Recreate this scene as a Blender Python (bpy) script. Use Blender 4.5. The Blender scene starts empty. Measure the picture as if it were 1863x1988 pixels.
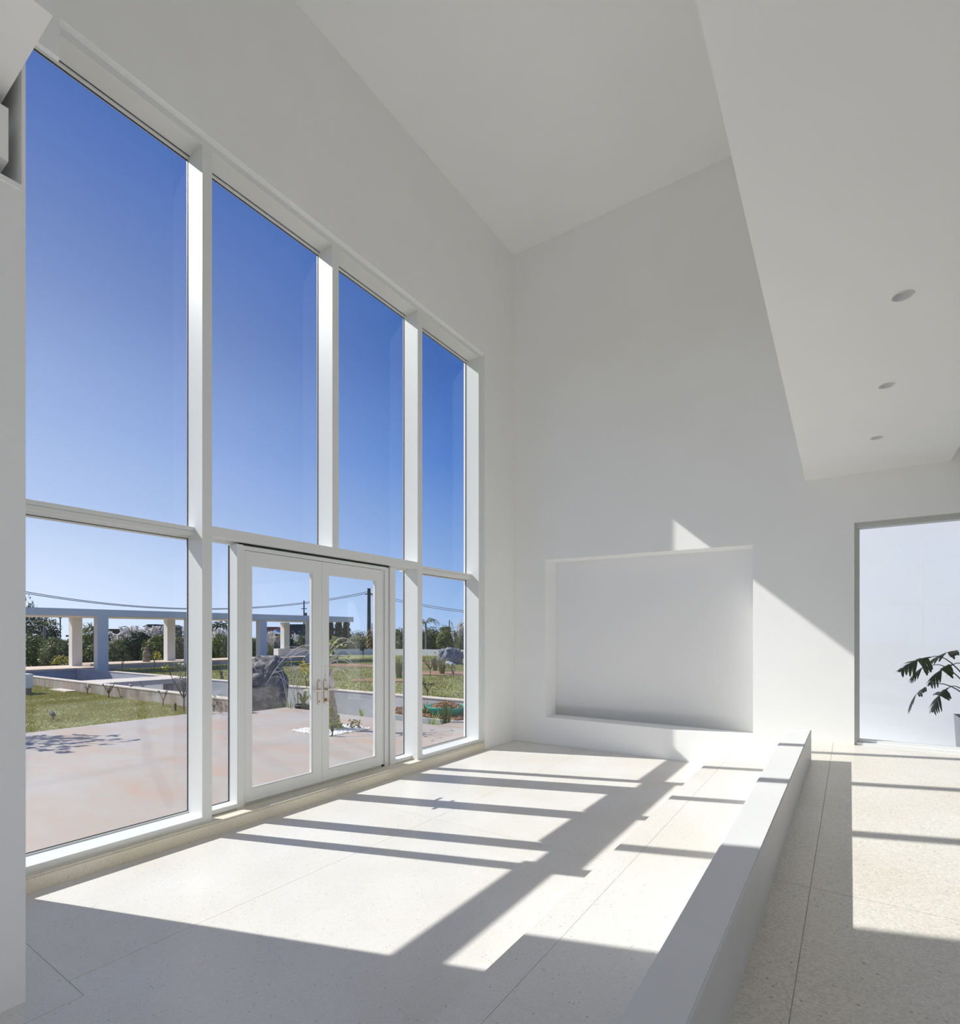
import bpy, bmesh, math, random
import numpy as np
from mathutils import Vector, Matrix, noise

scene = bpy.context.scene
COL = scene.collection
random.seed(7)
PI = math.pi

# ------------------------------------------------------------------ camera
EYE = 1.75
FPX, CX, HY = 1039.0, 931.5, 1236.0
TH = math.atan2(1632 - CX, FPX)
cam_data = bpy.data.cameras.new('camera')
cam_data.sensor_fit = 'HORIZONTAL'
cam_data.sensor_width = 36.0
cam_data.lens = 36.0 * FPX / 1863.0
cam_data.shift_y = (HY - 994.0) / 1863.0
cam_data.clip_start = 0.05
cam_data.clip_end = 1000
cam = bpy.data.objects.new('camera', cam_data)
cam.location = (0, 0, EYE)
cam.rotation_euler = (PI / 2, 0, TH)
COL.objects.link(cam)
scene.camera = cam

# ------------------------------------------------------------------ world
SUN_TRAVEL = Vector((1.0, 0.358, -0.90)).normalized()
world = bpy.data.worlds.new('sky')
scene.world = world
world.use_nodes = True
nt = world.node_tree
nt.nodes.clear()
w_out = nt.nodes.new('ShaderNodeOutputWorld')
w_bg = nt.nodes.new('ShaderNodeBackground')
w_tc = nt.nodes.new('ShaderNodeTexCoord')
w_sep = nt.nodes.new('ShaderNodeSeparateXYZ')
w_ramp = nt.nodes.new('ShaderNodeValToRGB')
w_dot = nt.nodes.new('ShaderNodeVectorMath'); w_dot.operation = 'DOT_PRODUCT'
w_dot.inputs[1].default_value = (-0.94, -0.337, 0.0)
w_mr = nt.nodes.new('ShaderNodeMapRange')
w_mr.inputs['From Min'].default_value = 0.28
w_mr.inputs['From Max'].default_value = 0.82
w_mr.inputs['To Min'].default_value = 0.0
w_mr.inputs['To Max'].default_value = 1.0
w_haze = nt.nodes.new('ShaderNodeValToRGB')
hz = w_haze.color_ramp
hz.elements[0].position = 0.0
hz.elements[0].color = (0.80, 0.80, 0.80, 1)
hz.elements[1].position = 0.75
hz.elements[1].color = (0.04, 0.04, 0.04, 1)
for pos, v in ((0.06, 0.74), (0.20, 0.44), (0.37, 0.34), (0.60, 0.13)):
    e = hz.elements.new(pos)
    e.color = (v, v, v, 1)
w_mul = nt.nodes.new('ShaderNodeMath'); w_mul.operation = 'MULTIPLY'
w_mix = nt.nodes.new('ShaderNodeMixRGB')
w_mix.inputs['Color2'].default_value = (0.66, 0.72, 0.86, 1)
cr = w_ramp.color_ramp
cr.elements[0].position = 0.0
cr.elements[0].color = (0.29, 0.42, 0.66, 1)
cr.elements[1].position = 0.85
cr.elements[1].color = (0.013, 0.055, 0.26, 1)
for pos, c in ((0.054, (0.235, 0.372, 0.632, 1)), (0.17, (0.145, 0.265, 0.55, 1)), (0.307, (0.058, 0.163, 0.47, 1)), (0.456, (0.028, 0.100, 0.35, 1)), (0.62, (0.018, 0.084, 0.335, 1))):
    e = cr.elements.new(pos)
    e.color = c
nt.links.new(w_tc.outputs['Generated'], w_sep.inputs[0])
nt.links.new(w_sep.outputs['Z'], w_ramp.inputs[0])
nt.links.new(w_tc.outputs['Generated'], w_dot.inputs[0])
nt.links.new(w_dot.outputs['Value'], w_mr.inputs['Value'])
nt.links.new(w_sep.outputs['Z'], w_haze.inputs[0])
nt.links.new(w_mr.outputs[0], w_mul.inputs[0])
nt.links.new(w_haze.outputs[0], w_mul.inputs[1])
nt.links.new(w_mul.outputs[0], w_mix.inputs['Fac'])
nt.links.new(w_ramp.outputs[0], w_mix.inputs['Color1'])
nt.links.new(w_mix.outputs[0], w_bg.inputs['Color'])
w_bg.inputs['Strength'].default_value = 0.97
nt.links.new(w_bg.outputs[0], w_out.inputs[0])

# ------------------------------------------------------------------ sun and exposure
sun_data = bpy.data.lights.new('sun', 'SUN')
sun_data.energy = 4.1
sun_data.angle = math.radians(0.53)
sun_data.color = (1.0, 0.97, 0.935)
sun = bpy.data.objects.new('sun', sun_data)
sun.rotation_euler = SUN_TRAVEL.to_track_quat('-Z', 'Y').to_euler()
sun.location = (-20, -8, 20)
COL.objects.link(sun)

vs = scene.view_settings
vs.view_transform = 'Standard'
vs.look = 'None'
vs.gamma = 1.0
vs.use_curve_mapping = False
vs.exposure = 0.54
try:
    scene.cycles.max_bounces = 14
    scene.cycles.diffuse_bounces = 9
    scene.cycles.glossy_bounces = 4
    scene.cycles.transparent_max_bounces = 16
    scene.cycles.caustics_reflective = False
    scene.cycles.caustics_refractive = False
    scene.cycles.sample_clamp_indirect = 8.0
except Exception:
    pass

# ------------------------------------------------------------------ materials
def mat_base(name):
    m = bpy.data.materials.new(name)
    m.use_nodes = True
    n = m.node_tree
    return m, n, n.nodes['Principled BSDF']


def plain(name, col, rough=0.6, metal=0.0, spec=0.5, var=0.0, scale=6.0, bump=0.0, bscale=200.0):
    m, n, b = mat_base(name)
    b.inputs['Base Color'].default_value = (*col, 1)
    b.inputs['Roughness'].default_value = rough
    b.inputs['Metallic'].default_value = metal
    b.inputs['Specular IOR Level'].default_value = spec
    tc = n.nodes.new('ShaderNodeTexCoord')
    if var:
        tx = n.nodes.new('ShaderNodeTexNoise')
        tx.inputs['Scale'].default_value = scale
        tx.inputs['Detail'].default_value = 5
        r = n.nodes.new('ShaderNodeValToRGB')
        r.color_ramp.elements[0].position = 0.3
        r.color_ramp.elements[1].position = 0.7
        r.color_ramp.elements[0].color = (*[max(0, c * (1 - var)) for c in col], 1)
        r.color_ramp.elements[1].color = (*[min(1, c * (1 + var)) for c in col], 1)
        n.links.new(tc.outputs['Object'], tx.inputs['Vector'])
        n.links.new(tx.outputs['Fac'], r.inputs[0])
        n.links.new(r.outputs[0], b.inputs['Base Color'])
    if bump:
        t2 = n.nodes.new('ShaderNodeTexNoise')
        t2.inputs['Scale'].default_value = bscale
        t2.inputs['Detail'].default_value = 4
        bp = n.nodes.new('ShaderNodeBump')
        bp.inputs['Strength'].default_value = bump
        bp.inputs['Distance'].default_value = 0.02
        n.links.new(tc.outputs['Object'], t2.inputs['Vector'])
        n.links.new(t2.outputs['Fac'], bp.inputs['Height'])
        n.links.new(bp.outputs[0], b.inputs['Normal'])
    return m


def terrazzo(name, col, chip_scale, chip_amt, rough, dark=0.012):
    m, n, b = mat_base(name)
    tc = n.nodes.new('ShaderNodeTexCoord')
    vo = n.nodes.new('ShaderNodeTexVoronoi')
    vo.inputs['Scale'].default_value = chip_scale
    vo.inputs['Randomness'].default_value = 1.0
    n.links.new(tc.outputs['Object'], vo.inputs['Vector'])
    sp = n.nodes.new('ShaderNodeSeparateColor')
    n.links.new(vo.outputs['Color'], sp.inputs[0])
    ramp = n.nodes.new('ShaderNodeValToRGB')
    r = ramp.color_ramp
    r.interpolation = 'CONSTANT'
    a = chip_amt
    r.elements[0].position = 0.0
    r.elements[0].color = (*[c * 0.5 for c in col], 1)
    r.elements[1].position = dark
    r.elements[1].color = (*[c * (1 - a) for c in col], 1)
    for p, f in ((0.28, 1.0), (0.62, 1 + a * 0.5), (0.82, 1 - a * 0.45), (0.93, 1 + a)):
        e = r.elements.new(p)
        e.color = (*[min(0.95, c * f) for c in col], 1)
    n.links.new(sp.outputs[0], ramp.inputs[0])
    st = n.nodes.new('ShaderNodeTexNoise')
    st.inputs['Scale'].default_value = 1.1
    st.inputs['Detail'].default_value = 6
    n.links.new(tc.outputs['Object'], st.inputs['Vector'])
    r2 = n.nodes.new('ShaderNodeValToRGB')
    r2.color_ramp.elements[0].position = 0.35
    r2.color_ramp.elements[0].color = (0.93, 0.91, 0.87, 1)
    r2.color_ramp.elements[1].position = 0.65
    r2.color_ramp.elements[1].color = (1, 1, 1, 1)
    n.links.new(st.outputs['Fac'], r2.inputs[0])
    mx = n.nodes.new('ShaderNodeMixRGB')
    mx.blend_type = 'MULTIPLY'
    mx.inputs[0].default_value = 1.0
    n.links.new(ramp.outputs[0], mx.inputs[1])
    n.links.new(r2.outputs[0], mx.inputs[2])
    n.links.new(mx.outputs[0], b.inputs['Base Color'])
    b.inputs['Roughness'].default_value = rough
    b.inputs['Specular IOR Level'].default_value = 0.4
    return m


def glass(name, tint=(0.97, 0.985, 0.98), ior=1.45):
    m = bpy.data.materials.new(name)
    m.use_nodes = True
    n = m.node_tree
    n.nodes.clear()
    o = n.nodes.new('ShaderNodeOutputMaterial')
    t = n.nodes.new('ShaderNodeBsdfTransparent')
    t.inputs[0].default_value = (*tint, 1)
    g = n.nodes.new('ShaderNodeBsdfGlossy')
    g.inputs['Roughness'].default_value = 0.0
    lw = n.nodes.new('ShaderNodeLayerWeight')
    pw = n.nodes.new('ShaderNodeMath'); pw.operation = 'POWER'
    pw.inputs[1].default_value = 5.0
    fr = n.nodes.new('ShaderNodeMath'); fr.operation = 'MULTIPLY_ADD'
    fr.inputs[1].default_value = 0.96
    fr.inputs[2].default_value = 0.035
    n.links.new(lw.outputs['Facing'], pw.inputs[0])
    n.links.new(pw.outputs[0], fr.inputs[0])
    mx = n.nodes.new('ShaderNodeMixShader')
    n.links.new(fr.outputs[0], mx.inputs[0])
    n.links.new(t.outputs[0], mx.inputs[1])
    n.links.new(g.outputs[0], mx.inputs[2])
    n.links.new(mx.outputs[0], o.inputs[0])
    return m


def frosted(name):
    m = bpy.data.materials.new(name)
    m.use_nodes = True
    n = m.node_tree
    n.nodes.clear()
    o = n.nodes.new('ShaderNodeOutputMaterial')
    t = n.nodes.new('ShaderNodeBsdfTranslucent')
    t.inputs[0].default_value = (0.95, 0.93, 0.90, 1)
    d = n.nodes.new('ShaderNodeBsdfDiffuse')
    d.inputs[0].default_value = (0.86, 0.86, 0.84, 1)
    mx = n.nodes.new('ShaderNodeMixShader')
    mx.inputs[0].default_value = 0.55
    n.links.new(t.outputs[0], mx.inputs[1])
    n.links.new(d.outputs[0], mx.inputs[2])
    n.links.new(mx.outputs[0], o.inputs[0])
    return m


def leafmat(name, c0, c1, rough=0.5, trans=0.25):
    m, n, b = mat_base(name)
    gi = n.nodes.new('ShaderNodeNewGeometry')
    r = n.nodes.new('ShaderNodeValToRGB')
    r.color_ramp.elements[0].color = (*c0, 1)
    r.color_ramp.elements[1].color = (*c1, 1)
    n.links.new(gi.outputs['Random Per Island'], r.inputs[0])
    n.links.new(r.outputs[0], b.inputs['Base Color'])
    b.inputs['Roughness'].default_value = rough
    b.inputs['Specular IOR Level'].default_value = 0.3
    tr = n.nodes.new('ShaderNodeBsdfTranslucent')
    n.links.new(r.outputs[0], tr.inputs[0])
    mx = n.nodes.new('ShaderNodeMixShader')
    mx.inputs[0].default_value = trans
    n.links.new(b.outputs[0], mx.inputs[1])
    n.links.new(tr.outputs[0], mx.inputs[2])
    n.links.new(mx.outputs[0], n.nodes['Material Output'].inputs[0])
    return m


def stained(name, c0, c1, scale, rough, c2=None, stretch=(1, 1, 1), bump=0.0):
    m, n, b = mat_base(name)
    tc = n.nodes.new('ShaderNodeTexCoord')
    mp = n.nodes.new('ShaderNodeMapping')
    mp.inputs['Scale'].default_value = stretch
    n.links.new(tc.outputs['Object'], mp.inputs[0])
    tx = n.nodes.new('ShaderNodeTexNoise')
    tx.inputs['Scale'].default_value = scale
    tx.inputs['Detail'].default_value = 8
    tx.inputs['Roughness'].default_value = 0.62
    n.links.new(mp.outputs[0], tx.inputs['Vector'])
    r = n.nodes.new('ShaderNodeValToRGB')
    r.color_ramp.elements[0].position = 0.32
    r.color_ramp.elements[0].color = (*c0, 1)
    r.color_ramp.elements[1].position = 0.66
    r.color_ramp.elements[1].color = (*c1, 1)
    if c2:
        e = r.color_ramp.elements.new(0.5)
        e.color = (*c2, 1)
    n.links.new(tx.outputs['Fac'], r.inputs[0])
    n.links.new(r.outputs[0], b.inputs['Base Color'])
    b.inputs['Roughness'].default_value = rough
    if bump:
        bp = n.nodes.new('ShaderNodeBump')
        bp.inputs['Strength'].default_value = bump
        bp.inputs['Distance'].default_value = 0.05
        n.links.new(tx.outputs['Fac'], bp.inputs['Height'])
        n.links.new(bp.outputs[0], b.inputs['Normal'])
    return m


M = {}
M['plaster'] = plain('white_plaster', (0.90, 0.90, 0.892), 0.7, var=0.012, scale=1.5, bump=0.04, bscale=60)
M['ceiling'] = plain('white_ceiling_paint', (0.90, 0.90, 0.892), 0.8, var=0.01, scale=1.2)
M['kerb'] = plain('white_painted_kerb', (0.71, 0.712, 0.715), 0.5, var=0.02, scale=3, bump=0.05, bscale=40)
M['terrazzo'] = terrazzo('cream_terrazzo', (0.755, 0.735, 0.705), 170, 0.05, 0.34, 0.0012)
M['terrazzo_upper'] = terrazzo('beige_terrazzo', (0.72, 0.69, 0.635), 120, 0.12, 0.40, 0.001)
M['terrazzo_step'] = terrazzo('tan_terrazzo_step', (0.82, 0.77, 0.65), 150, 0.06, 0.5, 0.0012)
M['grout'] = plain('floor_joint', (0.60, 0.575, 0.53), 0.8)
M['frame'] = plain('white_aluminium_frame', (0.80, 0.81, 0.80), 0.35, spec=0.5)
M['frame_grey'] = plain('grey_aluminium_frame', (0.56, 0.57, 0.54), 0.4)  # grey frame tone for the side window and door sill
M['gasket_or_shade_gap'] = plain('black_gasket_or_shade_gap', (0.03, 0.035, 0.03), 0.7)  # also fills gaps, where the black stands in for shade
M['glass'] = glass('clear_window_glass')
M['frosted'] = frosted('frosted_glass')
M['steel'] = plain('brushed_steel', (0.55, 0.50, 0.45), 0.3, metal=1.0)
M['brass'] = plain('aged_brass', (0.50, 0.34, 0.18), 0.35, metal=1.0)
M['black'] = plain('black_paint', (0.02, 0.02, 0.022), 0.5)
M['baffle'] = plain('grey_lamp_baffle', (0.72, 0.73, 0.75), 0.4)
M['lens'] = plain('lamp_lens', (0.66, 0.67, 0.68), 0.15)
M['terrace'] = stained('pink_stained_concrete', (0.42, 0.29, 0.215), (0.40, 0.365, 0.335), 0.55, 0.7, (0.385, 0.33, 0.29), (1, 2.6, 1))
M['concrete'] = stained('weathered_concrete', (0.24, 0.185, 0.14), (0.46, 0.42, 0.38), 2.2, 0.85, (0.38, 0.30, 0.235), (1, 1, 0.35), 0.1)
M['concrete_top'] = stained('sunny_concrete_cap', (0.60, 0.50, 0.40), (0.72, 0.64, 0.55), 1.2, 0.85)  # lighter tone puts sunlight on the wall tops; pale slabs share it
M['concrete_grey'] = stained('smooth_grey_concrete', (0.36, 0.36, 0.37), (0.50, 0.50, 0.51), 0.9, 0.8, None, (1, 1, 2.2))
M['deck'] = stained('tan_deck_paving', (0.56, 0.43, 0.33), (0.66, 0.54, 0.44), 0.8, 0.8)
M['pergola'] = plain('white_painted_pergola', (0.74, 0.73, 0.71), 0.6, var=0.03, scale=1.0)
M['grass_soil'] = stained('lawn_ground', (0.22, 0.19, 0.07), (0.33, 0.32, 0.13), 1.2, 0.95, (0.20, 0.22, 0.07))
M['earth'] = stained('dry_field_earth', (0.16, 0.13, 0.08), (0.22, 0.22, 0.11), 0.15, 0.95)
M['red_soil'] = stained('red_brown_soil', (0.26, 0.13, 0.07), (0.42, 0.25, 0.16), 2.0, 0.95, None, (1, 1, 1), 0.3)
M['grass'] = leafmat('lawn_blades', (0.28, 0.265, 0.06), (0.48, 0.44, 0.17), 0.6)
M['leaf_dark'] = leafmat('dark_evergreen_leaves', (0.010, 0.022, 0.010), (0.05, 0.085, 0.03))
M['leaf_mid'] = leafmat('mid_green_leaves', (0.05, 0.075, 0.014), (0.27, 0.29, 0.06))
M['leaf_olive'] = leafmat('olive_green_leaves', (0.085, 0.10, 0.03), (0.34, 0.345, 0.14))
M['leaf_bright'] = leafmat('fresh_green_leaves', (0.12, 0.22, 0.03), (0.42, 0.50, 0.08))
M['leaf_yellow'] = leafmat('yellow_green_leaves', (0.30, 0.35, 0.04), (0.75, 0.60, 0.06))
M['leaf_grey'] = leafmat('grey_green_grass_leaves', (0.16, 0.17, 0.08), (0.36, 0.36, 0.20))
M['plume'] = leafmat('pale_plumes', (0.62, 0.58, 0.53), (0.92, 0.89, 0.85), 0.9, 0.4)
M['fern'] = leafmat('dark_glossy_leaf', (0.020, 0.040, 0.010), (0.045, 0.075, 0.015), 0.35, 0.12)
M['bark'] = stained('grey_brown_bark', (0.16, 0.12, 0.10), (0.38, 0.33, 0.29), 14, 0.9, None, (1, 1, 1), 0.4)
M['twig'] = plain('pale_bare_twig', (0.50, 0.46, 0.42), 0.8, var=0.2, scale=20)
M['twig_dark'] = plain('dark_bare_twig', (0.13, 0.10, 0.085), 0.8, var=0.2, scale=20)
M['rock'] = stained('dark_veined_rock', (0.055, 0.048, 0.045), (0.36, 0.33, 0.31), 3.2, 0.85, (0.17, 0.15, 0.14), (1, 1, 1.6), 1.0)
M['rock_blue'] = stained('blue_grey_rock', (0.07, 0.08, 0.10), (0.40, 0.41, 0.44), 3.5, 0.85, (0.19, 0.20, 0.23), (2.2, 2.2, 0.5), 0.8)
M['pebble'] = plain('white_pebble', (0.85, 0.84, 0.83), 0.7)
M['mulch'] = leafmat('brown_mulch', (0.16, 0.08, 0.04), (0.42, 0.24, 0.14), 0.9, 0.0)
M['tub'] = plain('green_plastic', (0.01, 0.32, 0.22), 0.4)
M['pole'] = plain('dark_timber_pole', (0.045, 0.045, 0.045), 0.85, var=0.2, scale=4)
M['yellow'] = plain('yellow_warning_paint', (0.55, 0.30, 0.03), 0.7)
M['cable'] = plain('dark_cable', (0.05, 0.06, 0.08), 0.7)
M['orange'] = plain('orange_rim', (0.75, 0.22, 0.05), 0.5)
M['mirror'] = plain('mirror', (0.92, 0.92, 0.92), 0.02, metal=1.0)
M['house_dark'] = plain('dark_house_wall', (0.06, 0.06, 0.065), 0.9)
M['house_roof'] = plain('red_tile_roof', (0.33, 0.12, 0.08), 0.9, var=0.2, scale=3)
M['house_wall'] = plain('pale_house_wall', (0.55, 0.53, 0.50), 0.9)
M['brown_roof'] = plain('brown_roof_sheet', (0.14, 0.085, 0.07), 0.9)
M['car_paint'] = plain('dark_car_paint', (0.025, 0.02, 0.03), 0.2, spec=0.8)
M['car_glass'] = plain('dark_car_glass', (0.02, 0.02, 0.03), 0.08, spec=0.8)
M['tail'] = plain('red_tail_lamp', (0.45, 0.05, 0.08), 0.3)
M['stone'] = stained('carved_grey_stone', (0.16, 0.14, 0.11), (0.32, 0.29, 0.24), 6, 0.9)
M['pot_black'] = plain('black_plant_pot', (0.035, 0.03, 0.03), 0.6)
M['print'] = plain('grey_print', (0.28, 0.28, 0.28), 0.8)

# ------------------------------------------------------------------ helpers
def link(o, parent=None):
    COL.objects.link(o)
    if parent is not None:
        o.parent = parent
    return o


def mesh_obj(name, me, m=None, parent=None):
    if m is not None:
        me.materials.append(M[m])
    return link(bpy.data.objects.new(name, me), parent)


def obj(name, bm, m=None, parent=None, smooth=False):
    bmesh.ops.recalc_face_normals(bm, faces=bm.faces)
    me = bpy.data.meshes.new(name)
    bm.to_mesh(me)
    bm.free()
    if smooth:
        for p in me.polygons:
            p.use_smooth = True
    return mesh_obj(name, me, m, parent)


def tag(o, label, cat, group=None, kind=None):
    o['label'] = label
    o['category'] = cat
    if group:
        o['group'] = group
    if kind:
        o['kind'] = kind
    return o


def thing(name, label, cat, loc=(0, 0, 0), rz=0.0, group=None, kind=None):
    o = bpy.data.objects.new(name, None)
    o.empty_display_size = 0.1
    COL.objects.link(o)
    o.location = loc
    o.rotation_euler = (0, 0, rz)
    return tag(o, label, cat, group, kind)


def NB():
    return bmesh.new()


def box(bm, x0, x1, y0, y1, z0, z1):
    v = [bm.verts.new(p) for p in ((x0, y0, z0), (x1, y0, z0), (x1, y1, z0), (x0, y1, z0), (x0, y0, z1), (x1, y0, z1), (x1, y1, z1), (x0, y1, z1))]
    for f in ((3, 2, 1, 0), (4, 5, 6, 7), (0, 1, 5, 4), (1, 2, 6, 5), (2, 3, 7, 6), (3, 0, 4, 7)):
        bm.faces.new([v[i] for i in f])
    return bm


def B(*a):
    return box(NB(), *a)


def prism_y(bm, pts, y0, y1):
    a = [bm.verts.new((x, y0, z)) for x, z in pts]
    b = [bm.verts.new((x, y1, z)) for x, z in pts]
    n = len(pts)
    bm.faces.new(a)
    bm.faces.new(list(reversed(b)))
    for i in range(n):
        bm.faces.new((a[i], b[i], b[(i + 1) % n], a[(i + 1) % n]))
    return bm


def prism_z(bm, pts, z0, z1):
    a = [bm.verts.new((x, y, z0)) for x, y in pts]
    b = [bm.verts.new((x, y, z1)) for x, y in pts]
    n = len(pts)
    bm.faces.new(list(reversed(a)))
    bm.faces.new(b)
    for i in range(n):
        bm.faces.new((a[i], a[(i + 1) % n], b[(i + 1) % n], b[i]))
    return bm


def tube(bm, pts, rad, seg=6, cap=True):
    pts = [Vector(p) for p in pts]
    n = len(pts)
    if not hasattr(rad, '__len__'):
        rad = [rad] * n
    rings = []
    up = Vector((0, 0, 1))
    for i, p in enumerate(pts):
        t = (pts[min(i + 1, n - 1)] - pts[max(i - 1, 0)])
        if t.length < 1e-9:
            t = Vector((0, 0, 1))
        t.normalize()
        ref = up if abs(t.dot(up)) < 0.95 else Vector((1, 0, 0))
        a = t.cross(ref).normalized()
        b = t.cross(a).normalized()
        rings.append([bm.verts.new(p + (a * math.cos(2 * PI * k / seg) + b * math.sin(2 * PI * k / seg)) * rad[i]) for k in range(seg)])
    for i in range(n - 1):
        for k in range(seg):
            bm.faces.new((rings[i][k], rings[i][(k + 1) % seg], rings[i + 1][(k + 1) % seg], rings[i + 1][k]))
    if cap:
        bm.faces.new(rings[0])
        bm.faces.new(list(reversed(rings[-1])))
    return bm


def lathe(bm, prof, seg=24, c=(0, 0, 0)):
    rings = []
    for r, z in prof:
        rings.append([bm.verts.new((c[0] + r * math.cos(2 * PI * k / seg), c[1] + r * math.sin(2 * PI * k / seg), c[2] + z)) for k in range(seg)])
    for i in range(len(rings) - 1):
        for k in range(seg):
            bm.faces.new((rings[i][k], rings[i][(k + 1) % seg], rings[i + 1][(k + 1) % seg], rings[i + 1][k]))
    return bm


def ray(px, py):
    lat = (px - CX) / FPX
    s, c = math.sin(TH), math.cos(TH)
    return Vector((lat * c - s, lat * s + c, (HY - py) / FPX))


def far(px, py, d):
    """place in the garden seen at this spot of the photograph, d metres deep"""
    return Vector((0, 0, EYE)) + ray(px, py) * d


def bez(p0, p1, p2, n=8):
    p0, p1, p2 = Vector(p0), Vector(p1), Vector(p2)
    return [(1 - t) ** 2 * p0 + 2 * t * (1 - t) * p1 + t * t * p2 for t in (i / n for i in range(n + 1))]


# ================================================================== THE ROOM
XW, YB, ZC = -4.585, 7.82, 8.19          # window wall face, back wall face, high ceiling
XR, YN = 4.6, -4.2                        # right wall, rear wall
Z1, Z2 = 0.22, 0.453                      # first step level, upper floor level
ZS = 3.70                                 # low ceiling
XS0, XS1 = -0.368, 1.007                  # low ceiling from / to
XO = -4.99                                # outer face of the window wall


def struct(name, bm, m, label, cat, parent=None):
    o = obj(name, bm, m, parent)
    if parent is None:
        tag(o, label, cat, kind='structure')
    return o


# window wall
bm = NB()
box(bm, XO, XW, YN, -4.0, 0, ZC)
box(bm, XO, XW, -4.0, -0.55, 6.135, ZC)  # opening added behind the pier to let in fill daylight
box(bm, XO, XW, -0.55, 1.09, 0, ZC)
box(bm, XO, XW, 1.09, 6.937, 6.135, ZC)
box(bm, XO, XW, 6.937, 8.2, 0, ZC)
struct('wall_left', bm, 'plaster', 'tall white plaster wall around the big blue-sky window', 'wall')

# back wall with the niche and the side window
bm = NB()
NX0, NX1 = -3.992, -0.957
prism_y(bm, [(XW, 0), (NX0, 0), (NX0, ZC), (XW, ZC)], YB, 8.2)
prism_y(bm, [(NX0, 0), (NX1, 0), (NX1, 0.428), (NX0, 0.441)], YB, 8.2)
prism_y(bm, [(NX0, 3.0), (NX1, 2.956), (NX1, ZC), (NX0, ZC)], YB, 8.2)
prism_y(bm, [(NX1, 0), (0.133, 0), (0.133, ZC), (NX1, ZC)], YB, 8.2)
prism_y(bm, [(0.133, 0), (2.75, 0), (2.75, Z2 - 0.002), (0.133, Z2 - 0.002)], YB, 8.2)
prism_y(bm, [(0.133, 3.115), (2.75, 3.115), (2.75, ZC), (0.133, ZC)], YB, 8.2)
prism_y(bm, [(2.75, 0), (XR, 0), (XR, ZC), (2.75, ZC)], YB, 8.2)
struct('wall_back', bm, 'plaster', 'white end wall with the square recessed niche', 'wall')

struct('wall_right', B(XR, XR + 0.25, YN, 8.2, 0, 6.0), 'plaster', 'white side wall beyond the upper floor', 'wall')
bm = NB()
prism_y(bm, [(XO, 0), (-4.3, 0), (-4.3, ZC), (XO, ZC)], YN - 0.25, YN)
prism_y(bm, [(-4.3, 6.1), (3.6, 6.1), (3.6, ZC), (-4.3, ZC)], YN - 0.25, YN)  # opening below is added to brighten the room from behind
prism_y(bm, [(3.6, 0), (XR + 0.25, 0), (XR + 0.25, ZC), (3.6, ZC)], YN - 0.25, YN)
struct('wall_rear', bm, 'plaster', 'white wall behind the viewer with an added glazed opening', 'wall')
w5 = thing('added_rear_window', 'tall glazing added behind the viewer for fill light', 'window', (0, 0, 0), kind='structure')  # unseen glazing, added to raise the room's brightness
for k in range(6):
    xx = -4.3 + k * 1.562
    obj('mullion', B(xx, xx + 0.09, YN - 0.22, YN - 0.06, 0, 6.1), 'frame', w5)
    if k < 5:
        for z0, z1 in ((0.0, 0.08), (2.66, 2.74), (6.02, 6.1)):
            obj('rail', B(xx + 0.09, xx + 1.562, YN - 0.22, YN - 0.06, z0, z1), 'frame', w5)
        for z0, z1 in ((0.08, 2.66), (2.74, 6.02)):
            obj('pane', B(xx + 0.08, xx + 1.57, YN - 0.15, YN - 0.144, z0, z1), 'glass', w5)

# ceilings
struct('ceiling', B(XO, XS0 + 0.2, YN - 0.25, 8.2, ZC, ZC + 0.2), 'ceiling', 'high white ceiling over the window hall', 'ceiling')
bm = NB()
LAMPS = [(0.293, 3.89), (0.293, 5.21), (0.290, 6.524)]
edges = []
outer = [bm.verts.new(p) for p in ((XS0, YN, ZS), (XS1, YN, ZS), (XS1, YB, ZS), (XS0, YB, ZS))]
edges += [bm.edges.new((outer[i], outer[(i + 1) % 4])) for i in range(4)]
for lx, ly in LAMPS:
    ring = [bm.verts.new((lx + 0.052 * math.cos(2 * PI * k / 24), ly + 0.052 * math.sin(2 * PI * k / 24), ZS)) for k in range(24)]
    edges += [bm.edges.new((ring[k], ring[(k + 1) % 24])) for k in range(24)]
bmesh.ops.triangle_fill(bm, use_beauty=True, edges=edges)
box(bm, XS0, XS0 + 0.14, YN, YB, ZS + 0.0005, ZC)
box(bm, XS0 + 0.14, XS1 - 0.14, YN, YB, ZS + 0.28, ZS + 0.4)
box(bm, XS1 - 0.14, XS1, YN, YB, ZS + 0.0005, 4.75)
struct('trim_1', bm, 'ceiling', 'lowered white ceiling bulkhead with round downlights', 'ceiling bulkhead')
struct('trim_2', B(XS1, XR + 0.25, YN, 8.2, 4.55, 4.75), 'ceiling', 'white ceiling over the far right corner', 'ceiling')

# floors ---------------------------------------------------------------
def panels(parent, rects, z, m, gap=0.0016, th=0.02):
    for x0, x1, y0, y1 in rects:
        obj('terrazzo_panel', B(x0 + gap, x1 - gap, y0 + gap, y1 - gap, z - th, z), m, parent)


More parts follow.
